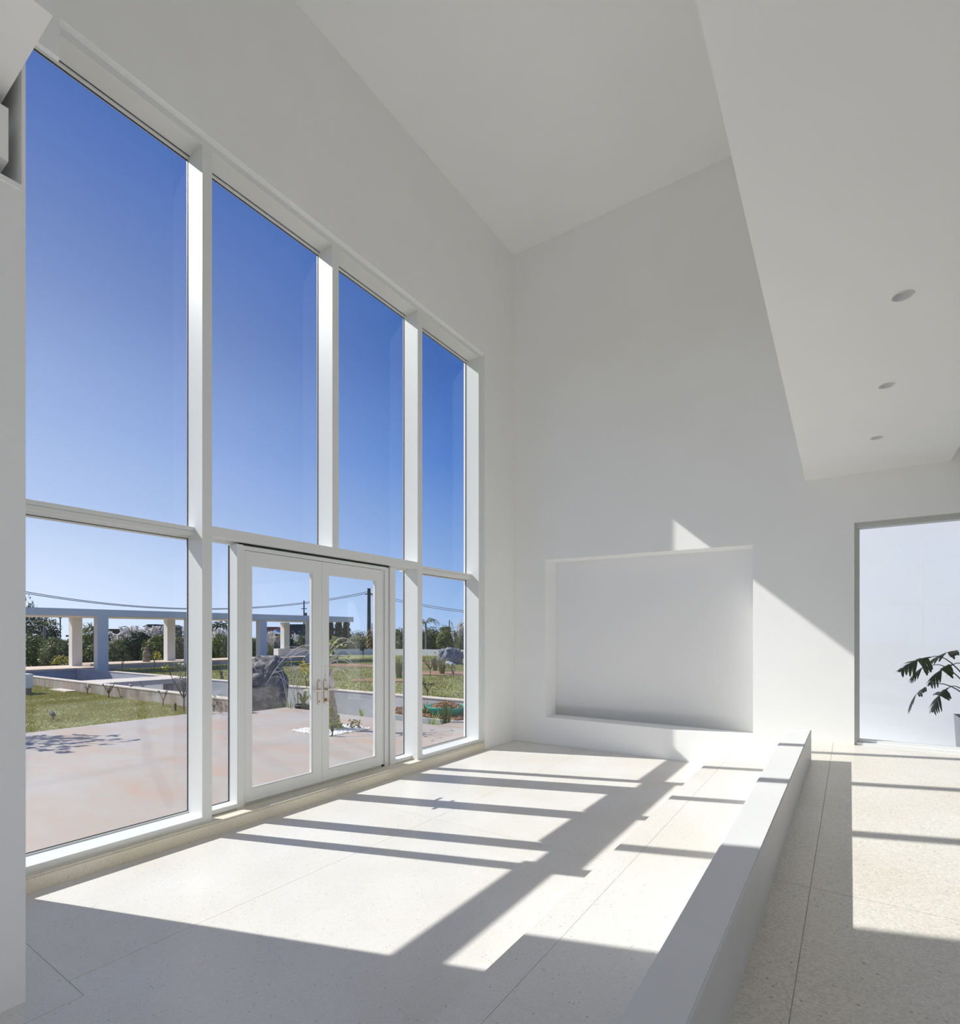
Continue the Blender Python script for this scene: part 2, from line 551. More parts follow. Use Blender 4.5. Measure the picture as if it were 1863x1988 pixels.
XA = -1.34
fl = struct('floor', B(XO + 0.03, XR, YN, 8.0, -0.35, -0.004), 'grout', 'pale polished terrazzo floor below the big window', 'floor')
panels(fl, [(XW, -3.25, 1.085, 4.015), (XW, -3.25, 4.015, YB), (-3.25, XA, 4.015, YB), (XW, -3.06, YN, 1.085)], 0.0, 'terrazzo')
g = 0.0016
obj('terrazzo_panel', prism_z(NB(), [(-3.25 + g, 1.085 + g), (-3.06 + g, 1.085 + g), (-3.06 + g, YN), (XA - g, YN), (XA - g, 4.015 - g), (-3.25 + g, 4.015 - g)], -0.02, 0.0), 'terrazzo', fl)
st = struct('trim_3', B(XA, -0.36, YN, YB, -0.004, Z1 - 0.004), 'terrazzo', 'long low terrazzo step beside the white kerb', 'step')
panels(st, [(XA - 0.012, -1.178, YN, YB), (-1.178, -0.36, YN, YB)], Z1, 'terrazzo', 0.0014)
up = struct('trim_4', B(-0.36, XR, YN, YB, -0.004, Z2 - 0.004), 'grout', 'raised beige terrazzo floor right of the kerb', 'floor')


def sk(y):
    return 0.0117 * (y - 1.95)


for i, (a, b, y0, y1) in enumerate(((-0.36, -0.146, YN, 3.25), (-0.36, -0.146, 3.25, YB), (-0.146, 2.0, YN, 3.25), (-0.146, 2.0, 3.25, YB), (2.0, XR, YN, YB))):
    g = 0.0017
    xa0, xa1 = (a, a) if a == -0.36 else (a + sk(y0), a + sk(y1))
    xb0, xb1 = (b, b) if b > 4 else (b + sk(y0), b + sk(y1))
    obj('terrazzo_panel', prism_z(NB(), [(xa0 + g, y0 + g), (xb0 - g, y0 + g), (xb1 - g, y1 - g), (xa1 + g, y1 - g)], Z2 - 0.02, Z2), 'terrazzo_upper', up)

# white kerb between the step and the upper floor
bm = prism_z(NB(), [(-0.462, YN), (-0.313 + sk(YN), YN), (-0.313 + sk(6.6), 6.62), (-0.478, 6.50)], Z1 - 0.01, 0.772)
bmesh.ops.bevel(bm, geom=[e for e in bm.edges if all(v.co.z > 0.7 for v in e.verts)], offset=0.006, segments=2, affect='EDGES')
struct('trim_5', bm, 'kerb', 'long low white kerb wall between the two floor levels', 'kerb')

# sill step under the big window
tag(obj('trim_8', B(XO, XW + 0.002, -4.0, -0.55, -0.004, 0.112), 'terrazzo_step'), 'tan terrazzo sill step under the added window behind the pier', 'step', kind='structure')  # belongs to the added window behind the pier
bm = B(XO, XW + 0.002, 1.09, 6.937, -0.004, 0.112)
bmesh.ops.bevel(bm, geom=[e for e in bm.edges if all(v.co.z > 0.1 and v.co.x > -4.7 for v in e.verts)], offset=0.014, segments=3, affect='EDGES')
struct('trim_6', bm, 'terrazzo_step', 'tan terrazzo sill step under the big window', 'step')

# pier on the left, with its overhanging head and wall beam
XP = -3.242
YP = -0.55
bm = NB()
box(bm, XW, XP, YP, 0.911, 0, 3.90)
box(bm, XW, XP - 0.30, YP, 0.911, 3.90, 4.647)
box(bm, XP - 0.30, XP, 0.896, 0.911, 3.90, 4.647)
box(bm, XW, XP, YP, 0.911, 4.647, ZC)
box(bm, XP - 0.03, XP, 0.911, 1.048, 4.647, ZC)
pier = struct('trim_7', bm, 'plaster', 'white pier at the left edge of the big window', 'pier')
obj('sill_ledge', B(XP - 0.3, XP + 0.012, YP, 0.893, 3.875, 3.899), 'plaster', pier)
obj('recess_box', B(XP - 0.29, XP - 0.004, YP, 0.848, 3.985, 4.234), 'plaster', pier)
obj('wall_beam', B(XP - 0.29, -2.706, YP, 0.850, 4.322, 4.646), 'plaster', pier)

# ================================================================== BIG WINDOW
XF, XBK, XG = -4.649, -4.775, -4.91
win = thing('window_1', 'tall white framed window wall with blue sky panes', 'window', (0, 0, 0), kind='structure')
ZH0, ZH1, ZT = 6.075, 6.135, 0.112


def mullion(name, y0, y1, z0, z1, nose=0.05):
    bm = NB()
    box(bm, XBK, XF, y0, y1, z0, z1)
    box(bm, XG, XBK, y0, y0 + nose, z0, z1)
    o = obj(name, bm, 'frame', win)
    obj('gasket_or_shade_gap', B(XG + 0.012, XG + 0.022, y0 - 0.004, y0, z0, z1), 'gasket_or_shade_gap', o)
    return o


mullion('jamb', 1.09, 1.18, ZT, ZH1)
mullion('mullion', 2.534, 2.622, ZT, ZH1)
mullion('mullion', 3.984, 4.075, 2.737, ZH1)
mullion('mullion', 5.418, 5.513, ZT, ZH1)
mullion('jamb', 6.857, 6.937, ZT, ZH1, 0.08)
BAYS = [(1.18, 2.534), (2.622, 3.984), (4.075, 5.418), (5.513, 6.857)]
for a, b in BAYS:
    h = obj('head_rail', box(B(XG, XF, a, b, ZH0, ZH1), XG, XBK - 0.001, a - 0.04, a, ZH0 - 0.02, ZH1), 'frame', win)
    obj('glazing_bead', B(XG, -4.866, a, b, ZH0 - 0.022, ZH0 - 0.004), 'frame', h)
    obj('gasket_or_shade_gap', B(XG + 0.004, -4.860, a, b, ZH0 - 0.004, ZH0), 'gasket_or_shade_gap', h)  # black line painted in for the shadow above the bead
    obj('gasket_or_shade_gap', B(XG + 0.01, XG + 0.02, a, b, ZH0 - 0.027, ZH0 - 0.022), 'gasket_or_shade_gap', h)


def pane(y0, y1, z0, z1, parent, x=-4.902):
    return obj('pane', B(x, x + 0.006, y0, y1, z0, z1), 'glass', parent)


# sill rails of the fixed bays
for a, b in (BAYS[0], BAYS[3]):
    s = obj('sill_rail', box(B(XG, XF, a, b, ZT, 0.163), XG, XBK - 0.001, a - 0.04, a, ZT, 0.176), 'frame', win)
    obj('glazing_bead', B(XG, -4.878, a, b, 0.163, 0.176), 'frame', s)
    obj('gasket_or_shade_gap', B(XG + 0.012, XG + 0.02, a, b, 0.176, 0.181), 'gasket_or_shade_gap', s)
    t = obj('transom', box(B(XG, -4.785, a, b, 2.692, 2.727), XG, XBK - 0.001, a - 0.04, a, 2.638, 2.727), 'frame', win)
    obj('glazing_bead', B(XG, -4.79, a, b, 2.655, 2.690), 'frame', t)
    obj('glazing_bead', B(XG, -4.86, a, b, 2.638, 2.655), 'frame', t)
    obj('gasket_or_shade_gap', B(XG + 0.012, XG + 0.02, a, b, 2.634, 2.638), 'gasket_or_shade_gap', t)
    pane(a - 0.042, b + 0.01, 2.72, ZH0, win)
    pane(a - 0.042, b + 0.01, 0.17, 2.645, win)
for a, b in BAYS[1:3]:
    pane(a - 0.042, b + 0.01, 2.72, ZH0, win)
# transom over the door bay
t = obj('transom', B(-4.745, XF, 2.622, 5.418, 2.648, 2.737), 'frame', win)
obj('transom_back', box(B(XG, -4.745, 2.622, 5.418, 2.668, 2.730), XG, XBK - 0.001, 2.582, 2.622, 2.640, 2.730), 'frame', t)
obj('glazing_bead', B(XG, -4.835, 2.622, 5.418, 2.640, 2.668), 'frame', t)
# narrow side lights
for a, b, gl in ((2.622, 2.926, 0), (5.105, 5.418, 1)):
    s = obj('sill_rail', B(XG, -4.755, a, b, 0.118, 0.163), 'frame', win)
    obj('gasket_or_shade_gap', B(XG, -4.77, a, b, 0.112, 0.118), 'gasket_or_shade_gap', s)  # black fill for the dark gap under the sill rail
    obj('gasket_or_shade_gap', B(XG + 0.012, XG + 0.02, a, b, 0.163, 0.168), 'gasket_or_shade_gap', s)
    pane(a - (0.042 if gl == 0 else 0.005), b + 0.005, 0.16, 2.648, win)

# outer strips added to widen the transom shadow on the floor
for a, b in (BAYS[0], BAYS[3]):
    obj('shadow_strip', B(XG - 0.07, XG, a - 0.088, b + 0.078, 2.632, 2.70), 'frame', win)  # added part, shapes the shadow edge only
# unseen window added behind the pier for more daylight inside
w5 = thing('added_side_window', 'white framed window added in the bay behind the pier for fill light', 'window', (0, 0, 0), kind='structure')
for y0 in (-4.0, -2.86, -1.72, -0.64):
    obj('mullion', B(XG, XF, y0, y0 + 0.09, ZT, ZH1), 'frame', w5)
for y0, y1 in ((-3.91, -2.86), (-2.77, -1.72), (-1.63, -0.64)):
    for z0, z1, nm in ((ZT, 0.163, 'sill_rail'), (2.655, 2.737, 'transom'), (ZH0, ZH1, 'head_rail')):
        obj(nm, B(XG, XF, y0, y1, z0, z1), 'frame', w5)
    for z0, z1 in ((0.16, 2.66), (2.73, 6.08)):
        obj('pane', B(-4.902, -4.896, y0, y1, z0, z1), 'glass', w5)

# ---------------------------------------------------------------- double door
door = thing('door_1', 'white framed glass double door with steel lever handles', 'door', (0, 0, 0), kind='structure')
pl_ = obj('door_post', B(XG, -4.755, 2.926, 2.990, ZT, 2.632), 'frame', door)
obj('gasket_or_shade_gap', B(XG + 0.012, XG + 0.022, 2.921, 2.926, ZT + 0.05, 2.63), 'gasket_or_shade_gap', pl_)
obj('stop_strip', B(-4.86, -4.768, 2.990, 3.012, ZT, 2.628), 'frame', pl_)
pr_ = obj('door_post', B(XG, -4.755, 5.012, 5.105, ZT, 2.632), 'frame', door)
obj('gasket_or_shade_gap', B(-4.86, -4.800, 5.002, 5.012, ZT, 2.632), 'gasket_or_shade_gap', pr_)  # black fill for the dark gap beside the right post
obj('stop_strip', B(-4.86, -4.775, 4.935, 5.002, ZT, 2.628), 'frame', pr_)
obj('stop_strip', B(-4.86, -4.790, 4.890, 4.928, ZT, 2.60), 'frame', pr_)
hd = obj('door_head', B(-4.86, -4.768, 3.012, 4.935, 2.588, 2.628), 'frame', door)
obj('gasket_or_shade_gap', B(-4.90, -4.775, 2.99, 5.01, 2.632, 2.652), 'gasket_or_shade_gap', hd)  # black strip stands in for the shadow slot over the door
obj('door_sill', B(-4.88, -4.79, 2.99, 5.012, ZT, 0.138), 'frame_grey', door)


def leaf(y0, y1, g0, g1, hy, side, key):
    x0, x1 = -4.832, -4.776
    z0, z1, gz0, gz1 = 0.142, 2.582, 0.262, 2.452
    bm = NB()
    box(bm, x0, x1, y0, g0, z0, z1)
    box(bm, x0, x1, g1, y1, z0, z1)
    box(bm, x0, x1, g0, g1, z0, gz0)
    box(bm, x0, x1, g0, g1, gz1, z1)
    box(bm, -4.895, x0, g0, g1, 2.468, z1)  # outer fin added to set the edge of the top rail's shadow
    lf = obj('door_leaf', bm, 'frame', door)
    bm = NB()
    box(bm, -4.80, -4.784, g0, g0 + 0.012, gz0, gz1)
    box(bm, -4.80, -4.784, g1 - 0.012, g1, gz0, gz1)
    box(bm, -4.80, -4.784, g0 + 0.012, g1 - 0.012, gz0, gz0 + 0.012)
    box(bm, -4.80, -4.784, g0 + 0.012, g1 - 0.012, gz1 - 0.012, gz1)
    obj('glazing_bead', bm, 'frame', lf)
    obj('pane', B(-4.808, -4.802, g0 - 0.01, g1 + 0.01, gz0 - 0.01, gz1 + 0.01), 'glass', lf)
    for xs, nm in ((x1, 1), (x0, -1)):
        pts = []
        for k in range(13):
            a = PI * k / 12
            pts.append((hy + 0.020 * math.cos(a), 1.258 + 0.020 * math.sin(a)))
        for k in range(13):
            a = PI + PI * k / 12
            pts.append((hy + 0.020 * math.cos(a), 1.018 + 0.020 * math.sin(a)))
        bm = NB()
        A = [bm.verts.new((xs, y, z)) for y, z in pts]
        C = [bm.verts.new((xs + nm * 0.009, y, z)) for y, z in pts]
        bm.faces.new(A)
        bm.faces.new(list(reversed(C)))
        for k in range(len(pts)):
            bm.faces.new((A[k], A[(k + 1) % len(pts)], C[(k + 1) % len(pts)], C[k]))
        pl = obj('handle_plate', bm, 'steel', lf)
        bm = NB()
        xe = xs + nm * 0.055
        tube(bm, [(xs + nm * 0.005, hy, 1.163), (xe, hy, 1.163)], 0.0105, 10)
        box(bm, xe - 0.008, xe + 0.008, min(hy - side * 0.012, hy + side * 0.135), max(hy - side * 0.012, hy + side * 0.135), 1.152, 1.172)
        obj('lever_handle', bm, 'steel', lf)
        bm = NB()
        tube(bm, [(xs + nm * 0.004, hy, 1.035), (xs + nm * 0.016, hy, 1.035)], 0.009, 12)
        if key:
            box(bm, xs + nm * 0.010, xs + nm * 0.034, hy - 0.004, hy + 0.022, 1.030, 1.060) if nm > 0 else None
        obj('lock_cylinder', bm, 'brass', lf)
        bm = NB()
        tube(bm, [(xs + nm * 0.008, hy, 1.262), (xs + nm * 0.0105, hy, 1.262)], 0.005, 8)
        obj('screw', bm, 'black', lf)
    if key:
        for k, (dz, w) in enumerate(((0, 0.012), (0.018, 0.012), (0.040, 0.006), (0.055, 0.006), (0.070, 0.006), (0.10, 0.005), (0.115, 0.009))):
            obj('printed_mark', B(x1, x1 + 0.0006, hy - w * 0.5 + 0.004, hy + w * 0.5 + 0.004, 1.305 + dz, 1.314 + dz), 'print', lf)
    return lf


leaf(3.018, 3.947, 3.090, 3.822, 3.905, -1, False)
leaf(3.953, 4.886, 4.040, 4.782, 3.990, 1, True)
obj('meeting_strip', B(-4.83, -4.772, 3.944, 3.956, 0.142, 2.582), 'frame', door)

# ================================================================== SIDE WINDOW ON THE BACK WALL
w2 = thing('window_2', 'grey framed floor-level window beside the hanging leaves', 'window', (0, 0, 0), kind='structure')
bm = NB()
box(bm, 0.134, 0.158, 7.86, 7.98, Z2, 3.114)
box(bm, 0.158, 0.186, 7.875, 7.98, Z2 + 0.05, 3.05)
obj('jamb', bm, 'frame_grey', w2)
bm = NB()
box(bm, 0.158, 2.72, 7.86, 7.98, 3.05, 3.095)
box(bm, 0.134, 2.72, 7.85, 7.98, 3.095, 3.114)
obj('head_rail', bm, 'frame_grey', w2)
bm = NB()
box(bm, 0.158, 2.72, 7.85, 7.98, Z2, Z2 + 0.03)
box(bm, 0.158, 2.72, 7.90, 7.98, Z2 + 0.03, Z2 + 0.062)
obj('sill_track', bm, 'frame', w2)
obj('jamb', B(2.72, 2.749, 7.86, 7.98, Z2, 3.114), 'frame_grey', w2)
obj('pane', B(0.18, 2.725, 7.935, 7.941, Z2 + 0.05, 3.06), 'glass', w2)

# niche: frosted pane at its back
w3 = thing('window_3', 'frosted glass pane at the back of the square niche', 'window', (0, 0, 0), kind='structure')
obj('pane', prism_y(NB(), [(NX0 - 0.02, 0.42), (NX1 + 0.02, 0.405), (NX1 + 0.02, 2.975), (NX0 - 0.02, 3.02)], 8.196, 8.206), 'frosted', w3)

# ================================================================== DOWNLIGHTS
for i, ((lx, ly), lab) in enumerate(zip(LAMPS, ('round recessed downlight nearest the viewer on the low ceiling', 'middle one of the three round recessed ceiling downlights', 'round recessed downlight nearest the end wall'))):
    d = thing('recessed_downlight', lab, 'downlight', (lx, ly, ZS), 0, 'recessed downlights in the low ceiling')
    obj('trim_ring', lathe(NB(), [(0.0515, 0.0), (0.0535, -0.003), (0.049, -0.004), (0.048, 0.002)], 32), 'frame', d, True)
    obj('baffle', lathe(NB(), [(0.048, 0.002), (0.043, 0.020), (0.036, 0.032)], 32), 'baffle', d, True)
    bm = NB()
    lathe(bm, [(0.036, 0.032), (0.033, 0.027), (0.020, 0.026), (0.0005, 0.025)], 32)
    obj('lens', bm, 'lens', d, True)

#GARDEN
# ================================================================== GARDEN GROUND
def gnd(px, py, z):
    r = ray(px, py)
    t = (z - EYE) / r.z
    return Vector((r.x * t, r.y * t, z))


def dist(v):
    return -math.sin(TH) * v[0] + math.cos(TH) * v[1]


LZ = 0.14                                 # raised lawn level
tag(obj('terrace', prism_z(NB(), [(-12.27, -9.0), (-5.0, -9.0), (-5.0, 8.30), (-11.4, 8.30), (-11.4, 7.24), (-11.4, 7.0), (-12.27, 7.0)], -0.6, 0.0), 'terrace'),
    'pinkish stained concrete terrace outside the window', 'terrace', kind='structure')
tag(obj('rear_terrace', B(-5.0, 12.0, -9.0, YN - 0.25, -0.6, 0.0), 'terrace'), 'terrace paving outside the added glazing behind the viewer', 'terrace', kind='structure')
tag(obj('terrace_strip', prism_z(NB(), [(-6.6, 8.325), (-5.0, 8.325), (-5.0, 15), (-6.6, 15)], -0.6, 0.0), 'terrace'),
    'narrow strip of terrace paving right of the planting trough', 'terrace', kind='structure')
tag(obj('ground', prism_z(NB(), [(-400, -200), (200, -200), (200, -9.0), (-30, -9.0), (-34.0, 34), (60, 34.0), (60, 400), (-400, 400)], -1.0, -0.42), 'earth'),
    'dry field reaching to the horizon behind the garden', 'ground', kind='structure')
tag(obj('lawn_bed', prism_z(NB(), [(-34, -9), (-12.275, -9), (-12.275, 7.0), (-34, 7.0)], -0.6, -0.01), 'grass_soil'),
    'ground of the lower lawn left of the terrace', 'ground', kind='structure')
tag(obj('raised_lawn_bed', prism_z(NB(), [(-29.9, 10.12), (-6.6, 10.12), (-6.6, 34.0), (-29.9, 34.0)], -0.7, LZ - 0.01), 'grass_soil'),
    'ground of the raised lawn behind the long grey wall', 'ground', kind='structure')
tag(obj('channel_floor', B(-28.8, -6.6, 7.2, 9.95, -0.9, -0.72), 'concrete_grey'),
    'sunken grey channel floor between the concrete walls', 'channel', kind='structure')

near = thing('garden_wall', 'low stained concrete wall along the lower lawn', 'garden wall', (0, 0, 0))
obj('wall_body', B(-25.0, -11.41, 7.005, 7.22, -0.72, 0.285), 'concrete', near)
obj('cap', B(-25.0, -11.41, 6.995, 7.23, 0.285, 0.31), 'concrete_top', near)  # thin strip in a lighter tone stands for the sunlit wall top
rw = thing('garden_wall', 'long smooth grey retaining wall in front of the raised lawn', 'garden wall', (0, 0, 0))
obj('wall_body', B(-28.8, -5.0, 9.9, 10.12, -0.72, 0.275), 'concrete_grey', rw)
obj('cap', B(-28.8, -5.0, 9.885, 10.13, 0.275, 0.30), 'concrete_top', rw)  # sunlit top edge done as a paler strip
br = thing('bridge_slab', 'flat concrete slab bridging the sunken channel', 'bridge', (0, 0, 0))
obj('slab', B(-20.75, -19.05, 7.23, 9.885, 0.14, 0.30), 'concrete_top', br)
obj('slab_edge_joint', B(-19.052, -19.03, 8.35, 8.45, 0.10, 0.30), 'concrete_top', br)
obj('pillar', B(-19.6, -19.25, 8.0, 8.2, -0.72, 0.14), 'pergola', br)
obj('pillar', B(-19.6, -19.25, 9.3, 9.5, -0.72, 0.14), 'concrete_grey', br)

dk = thing('garden_deck', 'tan paved deck under the white pergola', 'deck', (0, 0, 0))
obj('paving', B(-32.6, -28.8, -2, 11.3, 0.22, 0.30), 'deck', dk)
obj('retaining_wall', B(-32.5, -28.83, -2, 11.3, -0.9, 0.22), 'concrete_grey', dk)
obj('paving', B(-32.6, -29.9, 11.3, 26.2, 0.32, 0.40), 'deck', dk)
obj('retaining_wall', B(-32.5, -29.93, 11.3, 26.2, -0.9, 0.32), 'concrete_grey', dk)

# ------------------------------------------------------------------ pergola
pg = thing('pergola', 'long white pergola with square posts and flat roof', 'pergola', (0, 0, 0))
sl = 0.035
bm = NB()
a0, a1 = -28.30 + sl * (-2 - 10.57), -28.30 + sl * (25.65 - 10.57)
lo0, lo1, hi0, hi1 = 2.63, 2.76, 2.93, 3.10
vv = [bm.verts.new(p) for p in ((a0 - 3.6, -2, lo0), (a0, -2, lo0), (a1, 25.65, lo1), (a1 - 3.6, 25.65, lo1), (a0 - 3.6, -2, hi0), (a0, -2, hi0), (a1, 25.65, hi1), (a1 - 3.6, 25.65, hi1))]
for f in ((3, 2, 1, 0), (4, 5, 6, 7), (0, 1, 5, 4), (1, 2, 6, 5), (2, 3, 7, 6), (3, 0, 4, 7)):
    bm.faces.new([vv[i] for i in f])
obj('roof_slab', bm, 'pergola', pg)
for y0 in (10.62, 15.04, 18.75, 22.42):
    x = -31.36 + sl * (y0 - 10.62)
    obj('post', B(x - 0.42, x, y0, y0 + 0.43, 0.29 if y0 < 11 else 0.395, 2.70), 'pergola', pg)
for y0 in (10.57, 14.6, 18.68, 22.07):
    x = -28.30 + sl * (y0 - 10.57)
    obj('post', B(x - 0.42, x, y0, y0 + 0.44, -0.5, 2.70), 'pergola', pg)
obj('plinth', B(-31.5, -31.0, 22.0, 22.42, 0.395, 0.95), 'pergola', pg)
tag(obj('garden_wall', B(-32.4, -32.1, 22.9, 26.1, 0.4, 0.9), 'pergola'), 'low white wall at the far end of the pergola deck', 'garden wall')
# far boundary wall
p0, pm, p1 = far(596, HY, 47.0), far(745, HY, 48.5), far(985, HY, 43.0)
n0, n1 = Vector((0.0, 0.26, 0)), Vector((0.0, 0.25, 0))
bm = prism_z(NB(), [(p0.x, p0.y), (pm.x, pm.y), (p1.x, p1.y), (p1.x, p1.y + 0.26), (pm.x, pm.y + 0.26), (p0.x, p0.y + 0.26)], LZ - 0.3, LZ + 0.50)
tag(obj('garden_wall', bm, 'pergola'), 'low white boundary wall in front of the far hedge', 'garden wall')
# grass beyond the raised lawn up to that wall
tag(obj('raised_lawn_end', prism_z(NB(), [(-29.9, 26.2), (-29.9, 34.0), (-6.6, 34.0), (-6.6, p1.y + .1), (p1.x, p1.y + .1), (pm.x, pm.y + .1), (p0.x, p0.y + .1), (-42, 26.2)], -0.5, LZ - 0.015), 'grass_soil'),
    'far end of the raised lawn by the white boundary wall', 'ground', kind='structure')

# ------------------------------------------------------------------ grass
def blades(name, polys, n, h, w, z, label, seed):
    rng = np.random.default_rng(seed)
    areas = [(x1 - x0) * (y1 - y0) for x0, x1, y0, y1 in polys]
    V, F = [], []
    k = 0
    for (x0, x1, y0, y1), A in zip(polys, areas):
        m = int(n * A / sum(areas))
        x = rng.uniform(x0, x1, m)
        y = rng.uniform(y0, y1, m)
        cl = np.array([noise.noise((a * 0.9, b * 0.9, 3.0)) for a, b in zip(x, y)])
        keep = rng.uniform(-0.75, 0.6, m) < cl + 0.35
        x, y, cl = x[keep], y[keep], cl[keep]
        m = len(x)
        a = rng.uniform(0, 2 * PI, m)
        hh = h * rng.uniform(0.5, 1.3, m) * (1 + 0.5 * cl)
        lean = rng.uniform(-0.7, 0.7, (m, 2)) * hh[:, None]
        b0 = np.stack([x - np.cos(a) * w, y - np.sin(a) * w, np.full(m, z - 0.012)], 1)
        b1 = np.stack([x + np.cos(a) * w, y + np.sin(a) * w, np.full(m, z - 0.012)], 1)
        tp = np.stack([x + lean[:, 0], y + lean[:, 1], z + hh], 1)
        V.append(np.stack([b0, b1, tp], 1).reshape(-1, 3))
        F.append(np.arange(k, k + 3 * m).reshape(-1, 3))
        k += 3 * m
    V, F = np.concatenate(V), np.concatenate(F)
    me = bpy.data.meshes.new(name)
    me.from_pydata(V.tolist(), [], F.tolist())
    return tag(mesh_obj(name, me, 'grass'), label, 'grass', kind='stuff')


blades('lawn_grass', [(-27, -12.3, 1.5, 6.98)], 90000, 0.028, 0.010, 0.0, 'short sunlit grass of the lower lawn left of the terrace', 3)
blades('raised_lawn_grass', [(-29.8, -6.7, 10.16, 18), (-29.8, -6.7, 18, 34)], 110000, 0.035, 0.020, LZ, 'short grass of the raised lawn behind the grey wall', 4)
tag(obj('stepping_slab', B(-21.5, -20.2, 6.66, 6.97, -0.02, 0.035), 'concrete_top'), 'flat pale slab lying on the lower lawn by the wall', 'slab')


def blob(name, c, rx, ry, z0, z1, m, label, cat, seed, rot=0.0, kind=None):
    rnd = random.Random(seed)
    pts = []
    for k in range(22):
        a = 2 * PI * k / 22
        r = 1 + 0.22 * noise.noise((math.cos(a) * 1.6 + seed, math.sin(a) * 1.6, seed * 0.7)) + rnd.uniform(-0.06, 0.06)
        x, y = rx * r * math.cos(a), ry * r * math.sin(a)
        pts.append((c[0] + x * math.cos(rot) - y * math.sin(rot), c[1] + x * math.sin(rot) + y * math.cos(rot)))
    return tag(obj(name, prism_z(NB(), pts, z0, z1), m), label, cat, kind=kind)


blob('soil_bed', gnd(690, 1292, LZ), 4.4, 1.0, LZ - 0.05, LZ + 0.02, 'red_soil', 'long strip of red soil across the raised lawn', 'soil bed', 2, 0.15)
blob('soil_bed', gnd(735, 1321, LZ), 1.2, 0.6, LZ - 0.05, LZ + 0.02, 'red_soil', 'small red soil patch seen through the right door leaf', 'soil bed', 5, 0.4)
blob('soil_bed', gnd(852, 1307, LZ), 2.2, 1.3, LZ - 0.05, LZ + 0.02, 'red_soil', 'red soil bed around the dry grass clumps', 'soil bed', 8, 0.5)
blob('soil_bed', gnd(885, 1288, LZ), 2.4, 0.9, LZ - 0.05, LZ + 0.02, 'red_soil', 'red soil patch in front of the blue-grey rock', 'soil bed', 11, 0.6)

# ------------------------------------------------------------------ pebbles under the tree
def pebbles(name, pts, r0, r1, m, label, cat, seed):
    rnd = random.Random(seed)
    bm = NB()
    for x, y, z in pts:
        r = rnd.uniform(r0, r1)
        mat = Matrix.Translation((x, y, z + r * 0.4)) @ Matrix.Rotation(rnd.uniform(0, 6), 4, 'Z') @ Matrix.Rotation(rnd.uniform(-.5, .5), 4, 'X') @ Matrix.Diagonal((1.25, 0.9, 0.65, 1)).to_4x4()
        bmesh.ops.create_icosphere(bm, subdivisions=1, radius=r, matrix=mat)
    return tag(obj(name, bm, m), label, cat, kind='stuff')


rnd = random.Random(5)
pts = []
for k in range(900):
    x, y = rnd.uniform(-8.42, -7.42), rnd.uniform(6.27, 7.25)
    pts.append((x, y, -0.004 + 0.02 * rnd.random() * (1 - 1.6 * max(abs(x + 7.92), abs(y - 6.76)))))
pebbles('white_pebbles', pts, 0.020, 0.034, 'pebble', 'square bed of white pebbles around the terrace tree', 'pebbles', 1)
c = gnd(870, 1291, LZ)
pts = [(c.x + rnd.gauss(0, .17), c.y + rnd.gauss(0, .17), LZ + 0.02) for k in range(90)]
pts = [(x, y, LZ + 0.17 * max(0, 1 - math.hypot(x - c.x, y - c.y) / .38)) for x, y, z in pts]
pebbles('pebble_heap', pts, 0.04, 0.07, 'pebble', 'little heap of white stones before the blue-grey rock', 'pebbles', 2)

# ------------------------------------------------------------------ rocks
def rock(name, c, rx, ry, rz, m, label, seed, rot=0.0, stri=0.0, square=0.75):
    bm = NB()
    bmesh.ops.create_icosphere(bm, subdivisions=5, radius=1)
    for v in bm.verts:
        n = v.co.normalized()
        p = n * 1.7 + Vector((seed, seed * 2, 0))
        f = 1 + 0.28 * noise.noise(p) + 0.11 * noise.noise(p * 2.7) + 0.05 * noise.noise(p * 7) + 0.02 * noise.noise(p * 16)
        f -= 0.10 * max(0, 1 - abs(noise.noise(p * 1.9 + Vector((5, 1, 2)))) * 7)
        if stri:
            f += stri * noise.noise((n.x * 7, n.y * 7, n.z * 1.2))
        q = Vector([math.copysign(abs(t) ** square, t) for t in n])
        v.co = Vector((q.x * rx, q.y * ry, q.z * rz)) * f
        if v.co.z < -rz * 0.8:
            v.co.z = -rz * 0.8
    bmesh.ops.rotate(bm, verts=bm.verts, cent=(0, 0, 0), matrix=Matrix.Rotation(rot, 3, 'Z'))
    o = obj(name, bm, m, None, True)
    o.location = c
    return tag(o, label, 'rock')


rock('garden_rock', (-13.0, 8.75, 0.12), 0.60, 0.50, 1.0, 'rock', 'big dark veined rock standing behind the left door leaf', 9.3, TH, 0.05, 0.6)
c = gnd(862, 1290, LZ)
rock('garden_rock', (c.x, c.y + 0.6, LZ + 0.36), 0.72, 0.5, 0.56, 'rock_blue', 'blue-grey striped rock on the raised lawn', 7.7, TH, 0.10)

# ------------------------------------------------------------------ foliage generators
CLOUDS = {}


